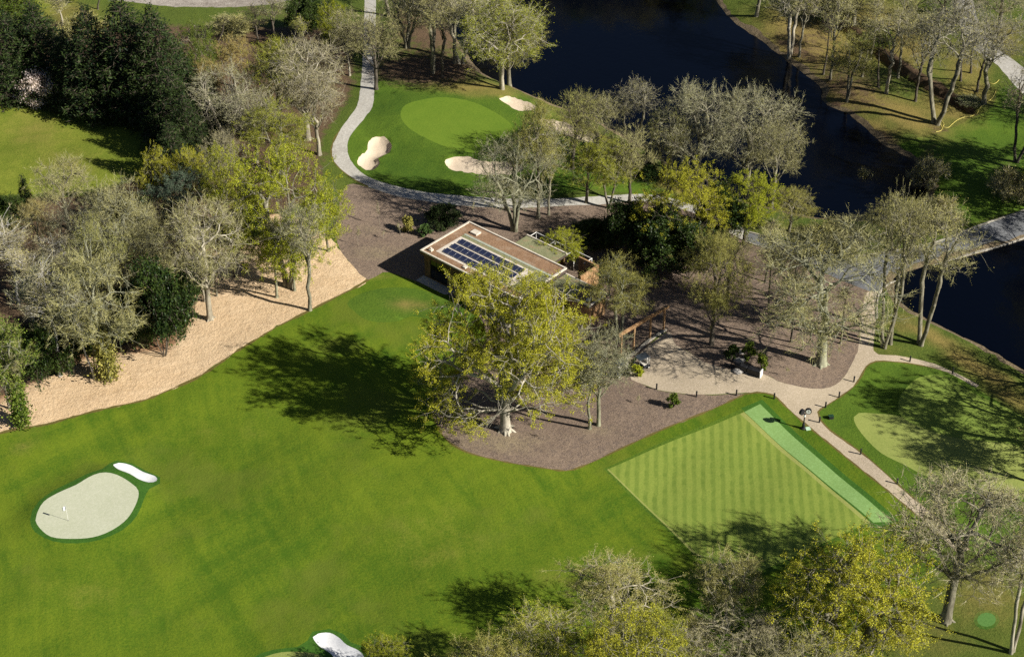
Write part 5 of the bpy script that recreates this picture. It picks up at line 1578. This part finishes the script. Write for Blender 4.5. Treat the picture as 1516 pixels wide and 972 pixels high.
# ================================================================ BLACK RACK by the plaza
x, y, z = ground_at(1100, 556)
rk = empty("seating_rack", (x, y, z), "long curved black bench with pale end panel at the plaza's upper edge", "bench")
seg = [at(1071, 546), at(1088, 550), at(1106, 556), at(1125, 562)]
rel = [Vector((p[0] - x, p[1] - y, 0)) for p in seg]
for i in range(3):
    p, q = rel[i], rel[i + 1]
    d = (q - p).normalized(); n = Vector((-d.y, d.x, 0))
    ww, hh_ = (0.22, 0.45) if i == 0 else (0.42, 0.95)
    f = [p + n * ww, p - n * ww, q - n * ww, q + n * ww]
    mb = MB(); mb.prism([(v_.x, v_.y) for v_ in f], 0.18, hh_)
    mb.build("seat", blackm, rk, bevel=0.12)
    lg = MB()
    for t in (0.12, 0.88):
        c = p.lerp(q, t); lg.tube(c + Vector((0, 0, -0.1)), c + Vector((0, 0, 0.2)), 0.06, k=6)
    lg.build("leg", alum, rk)
q = rel[3]; d = (rel[3] - rel[2]).normalized(); n = Vector((-d.y, d.x, 0))
f = [q + n * .45 + d * .02, q - n * .45 + d * .02, q - n * .45 + d * .14, q + n * .45 + d * .14]
MB().prism([(v_.x, v_.y) for v_ in f], 0.0, 1.0).build("end_panel", whitem, rk)
# boulders behind the bench
bm_ = plain_mat("pale boulder stone", (0.36, 0.34, 0.31), 0.9, 0.3, 1.2)
for i, (px_, py_, s_, lab) in enumerate(((1094, 535, 0.75, "pale boulder between the small shrubs behind the black bench"), (1093, 550, 0.7, "pale rock standing against the black bench"), (1112, 549, 0.9, "dull rock just behind the middle of the black bench"), (1097, 522, 0.5, "flat stone behind the middle shrub"))):
    x, y, z = ground_at(px_, py_)
    g = np.random.default_rng(100 + i)
    mb = MB(); K = 10
    for a in range(6):
        for k in range(K):
            th = math.pi * a / 5; ph = 2 * math.pi * k / K
            r = s_ * (1 + g.uniform(-.2, .2))
            mb.v.append((r * math.sin(th) * math.cos(ph), r * .8 * math.sin(th) * math.sin(ph), r * 0.5 * math.cos(th) + 0.1))
    for a in range(5):
        for k in range(K):
            j = (k + 1) % K
            mb.f.append((a * K + k, (a + 1) * K + k, (a + 1) * K + j, a * K + j))
    o = mb.build("boulder", bm_, loc=(x, y, z)); tag(o, lab, "boulder", "boulders behind the bench")

# ================================================================ GOLF CARTS
tyre = plain_mat("tyre rubber", (0.02, 0.02, 0.02), 0.8); seatm = plain_mat("cream seat vinyl", (0.62, 0.58, 0.50), 0.5, 0.08)
navy = plain_mat("dark navy panels", (0.02, 0.025, 0.035), 0.35, 0.1, spec=0.5); roofm = plain_mat("dark cart roof", (0.035, 0.045, 0.055), 0.3, 0.1, spec=0.6)
def cart():
    t = empty("golf_cart", (0, 0, 0), "x", "golf cart", "golf carts parked by the pergola")
    b = MB()
    b.box(-1.15, 1.15, -0.55, 0.55, 0.22, 0.42)
    b.prism([(0.55, -0.5), (1.2, -0.42), (1.25, 0), (1.2, 0.42), (0.55, 0.5)], 0.424, 0.85)
    b.box(-0.75, -0.02, -0.53, 0.53, 0.424, 0.68)
    b.build("body", navy, t, bevel=0.05)
    b = MB(); b.box(-0.6, 0.0, -0.5, 0.5, 0.683, 0.82); b.box(-0.68, -0.56, -0.5, 0.5, 0.825, 1.25)
    b.build("seat", seatm, t, bevel=0.04)
    MB().box(-0.95, 0.75, -0.6, 0.6, 1.85, 1.93).build("roof", roofm, t, bevel=0.03)
    p = MB()
    for sx, ex in ((0.85, 0.68), (-0.72, -0.85)):
        for sy in (-.52, .52):
            p.tube((sx, sy, 0.4), (ex, sy, 1.87), 0.022, k=6)
    p.build("roof_posts", alum, t)
    for sx in (0.82, -0.82):
        for sy in (-0.5, 0.5):
            w = MB().tube((sx, sy - .09, 0.2), (sx, sy + .09, 0.2), 0.23, k=16).build("wheel", tyre, t)
            MB().tube((sx, sy - .095, 0.2), (sx, sy + .095, 0.2), 0.11, k=10).build("rim", whitem, w)
    st = MB(); st.tube((0.55, 0.25, 0.8), (0.32, 0.25, 1.05), 0.02, k=6)
    for k in range(10):
        a, b_ = 2 * math.pi * k / 10, 2 * math.pi * (k + 1) / 10
        P_ = lambda a: Vector((0.30 - 0.10 * math.sin(a), 0.25 + 0.17 * math.cos(a), 1.05 + 0.12 * math.sin(a)))
        st.tube(P_(a), P_(b_), 0.014, k=5)
    st.build("steering_wheel", blackm, t)
    for sy, c in ((-0.25, whitem), (0.22, seatm)):
        g_ = MB().tube((-1.0, sy, 0.35), (-1.12, sy, 1.2), 0.14, 0.15, k=10)
        gb = g_.build("golf_bag", c, t)
        cl = MB()
        for k in range(5):
            a = k * 1.25
            cl.tube((-1.1 + .06 * math.cos(a), sy + .07 * math.sin(a), 1.15), (-1.16 + .09 * math.cos(a), sy + .1 * math.sin(a), 1.5), 0.015, k=4)
            cl.lathe([(0.02, 0), (0.04, 0.04), (0.03, 0.09)], 6, (-1.16 + .09 * math.cos(a), sy + .1 * math.sin(a), 1.48))
        cl.build("club_heads", alum, gb)
    return t
def dup(root):
    r = root.copy(); C.objects.link(r)
    for ch in list(root.children):
        c = ch.copy(); C.objects.link(c); c.parent = r
        for g_ in ch.children:
            d_ = g_.copy(); C.objects.link(d_); d_.parent = c
    return r
c0 = cart()
for i, (px_, py_, rz_, lab) in enumerate(((949, 545, R_(215), "dark golf cart with pale seat parked at the plaza's left end"), (918, 553, R_(228), "dark golf cart half hidden under the pale tree twigs, left of the other cart"))):
    o = c0 if i == 0 else dup(c0)
    x, y, z = ground_at(px_, py_); o.location = (x, y, z + 0.0); o.rotation_euler = (0, 0, rz_); o['label'] = lab

# ================================================================ FLAG on the pale green
x, y, z = ground_at(101, 770)
fl = empty("flagstick", (x, y, z), "thin pole with white flag standing in the pale artificial green", "golf flag")
hf = height_to(x, y, z, 748)
MB().tube((0, 0, -0.1), (0, 0, hf), 0.022, 0.016, k=6).build("pole", whitem, fl)
mb = MB(); n_ = 6
for i in range(n_ + 1):
    for zz in (hf - 0.62, hf - 0.02):
        for s_ in (-.006, .006):
            mb.v.append((-i / n_ * 0.42, 0.05 * math.sin(i * 1.1) + s_, zz - 0.25 * i / n_))
for i in range(n_):
    a = i * 4; b_ = a + 4
    mb.f += [(a, b_, b_ + 2, a + 2), (a + 1, a + 3, b_ + 3, b_ + 1), (a + 2, b_ + 2, b_ + 3, a + 3), (a, a + 1, b_ + 1, b_)]
mb.build("flag", plain_mat("white flag cloth", (0.82, 0.82, 0.82), 0.8, 0.04), fl)
cup = MB().lathe([(0.07, 0.0), (0.07, 0.012)], 12).build("cup_rim", blackm, fl)

# ================================================================ YELLOW HOSE
hose_m = plain_mat("yellow hose", (0.55, 0.47, 0.12), 0.5, 0.15)
def hose(name, pts, label, r=0.055):
    L = smooth_poly(pts, 0.0, 0.35, closed=False)
    z = height(L) + r * 0.8
    k = 6; n = len(L)
    T_ = np.gradient(L, axis=0); T_ /= np.linalg.norm(T_, axis=1)[:, None]
    Nn = np.column_stack([-T_[:, 1], T_[:, 0]])
    V = []
    for i in range(n):
        for j in range(k):
            a = 2 * math.pi * j / k
            V.append((L[i, 0] + Nn[i, 0] * r * math.cos(a), L[i, 1] + Nn[i, 1] * r * math.cos(a), z[i] + r * math.sin(a)))
    q = [(i * k + j, i * k + (j + 1) % k, (i + 1) * k + (j + 1) % k, (i + 1) * k + j) for i in range(n - 1) for j in range(k)]
    o = obj(name, make_mesh(name, V, quads=q, mats=[hose_m], smooth=True))
    return tag(o, label, "hose")
hose("hose", [(1386, 193), (1393, 191), (1395, 186), (1389, 176), (1390, 172), (1394, 176), (1398, 182), (1396, 185), (1404, 186), (1410, 181), (1418, 175), (1428, 171), (1440, 169), (1447, 163), (1452, 156), (1460, 149), (1468, 143), (1473, 136), (1475, 131)],
     "yellow hose lying from the great twin stemmed tree round the ditch end")
hose("hose", [(1464, 121), (1471, 123), (1476, 121), (1479, 118)], "short yellow hose end beside the far path")
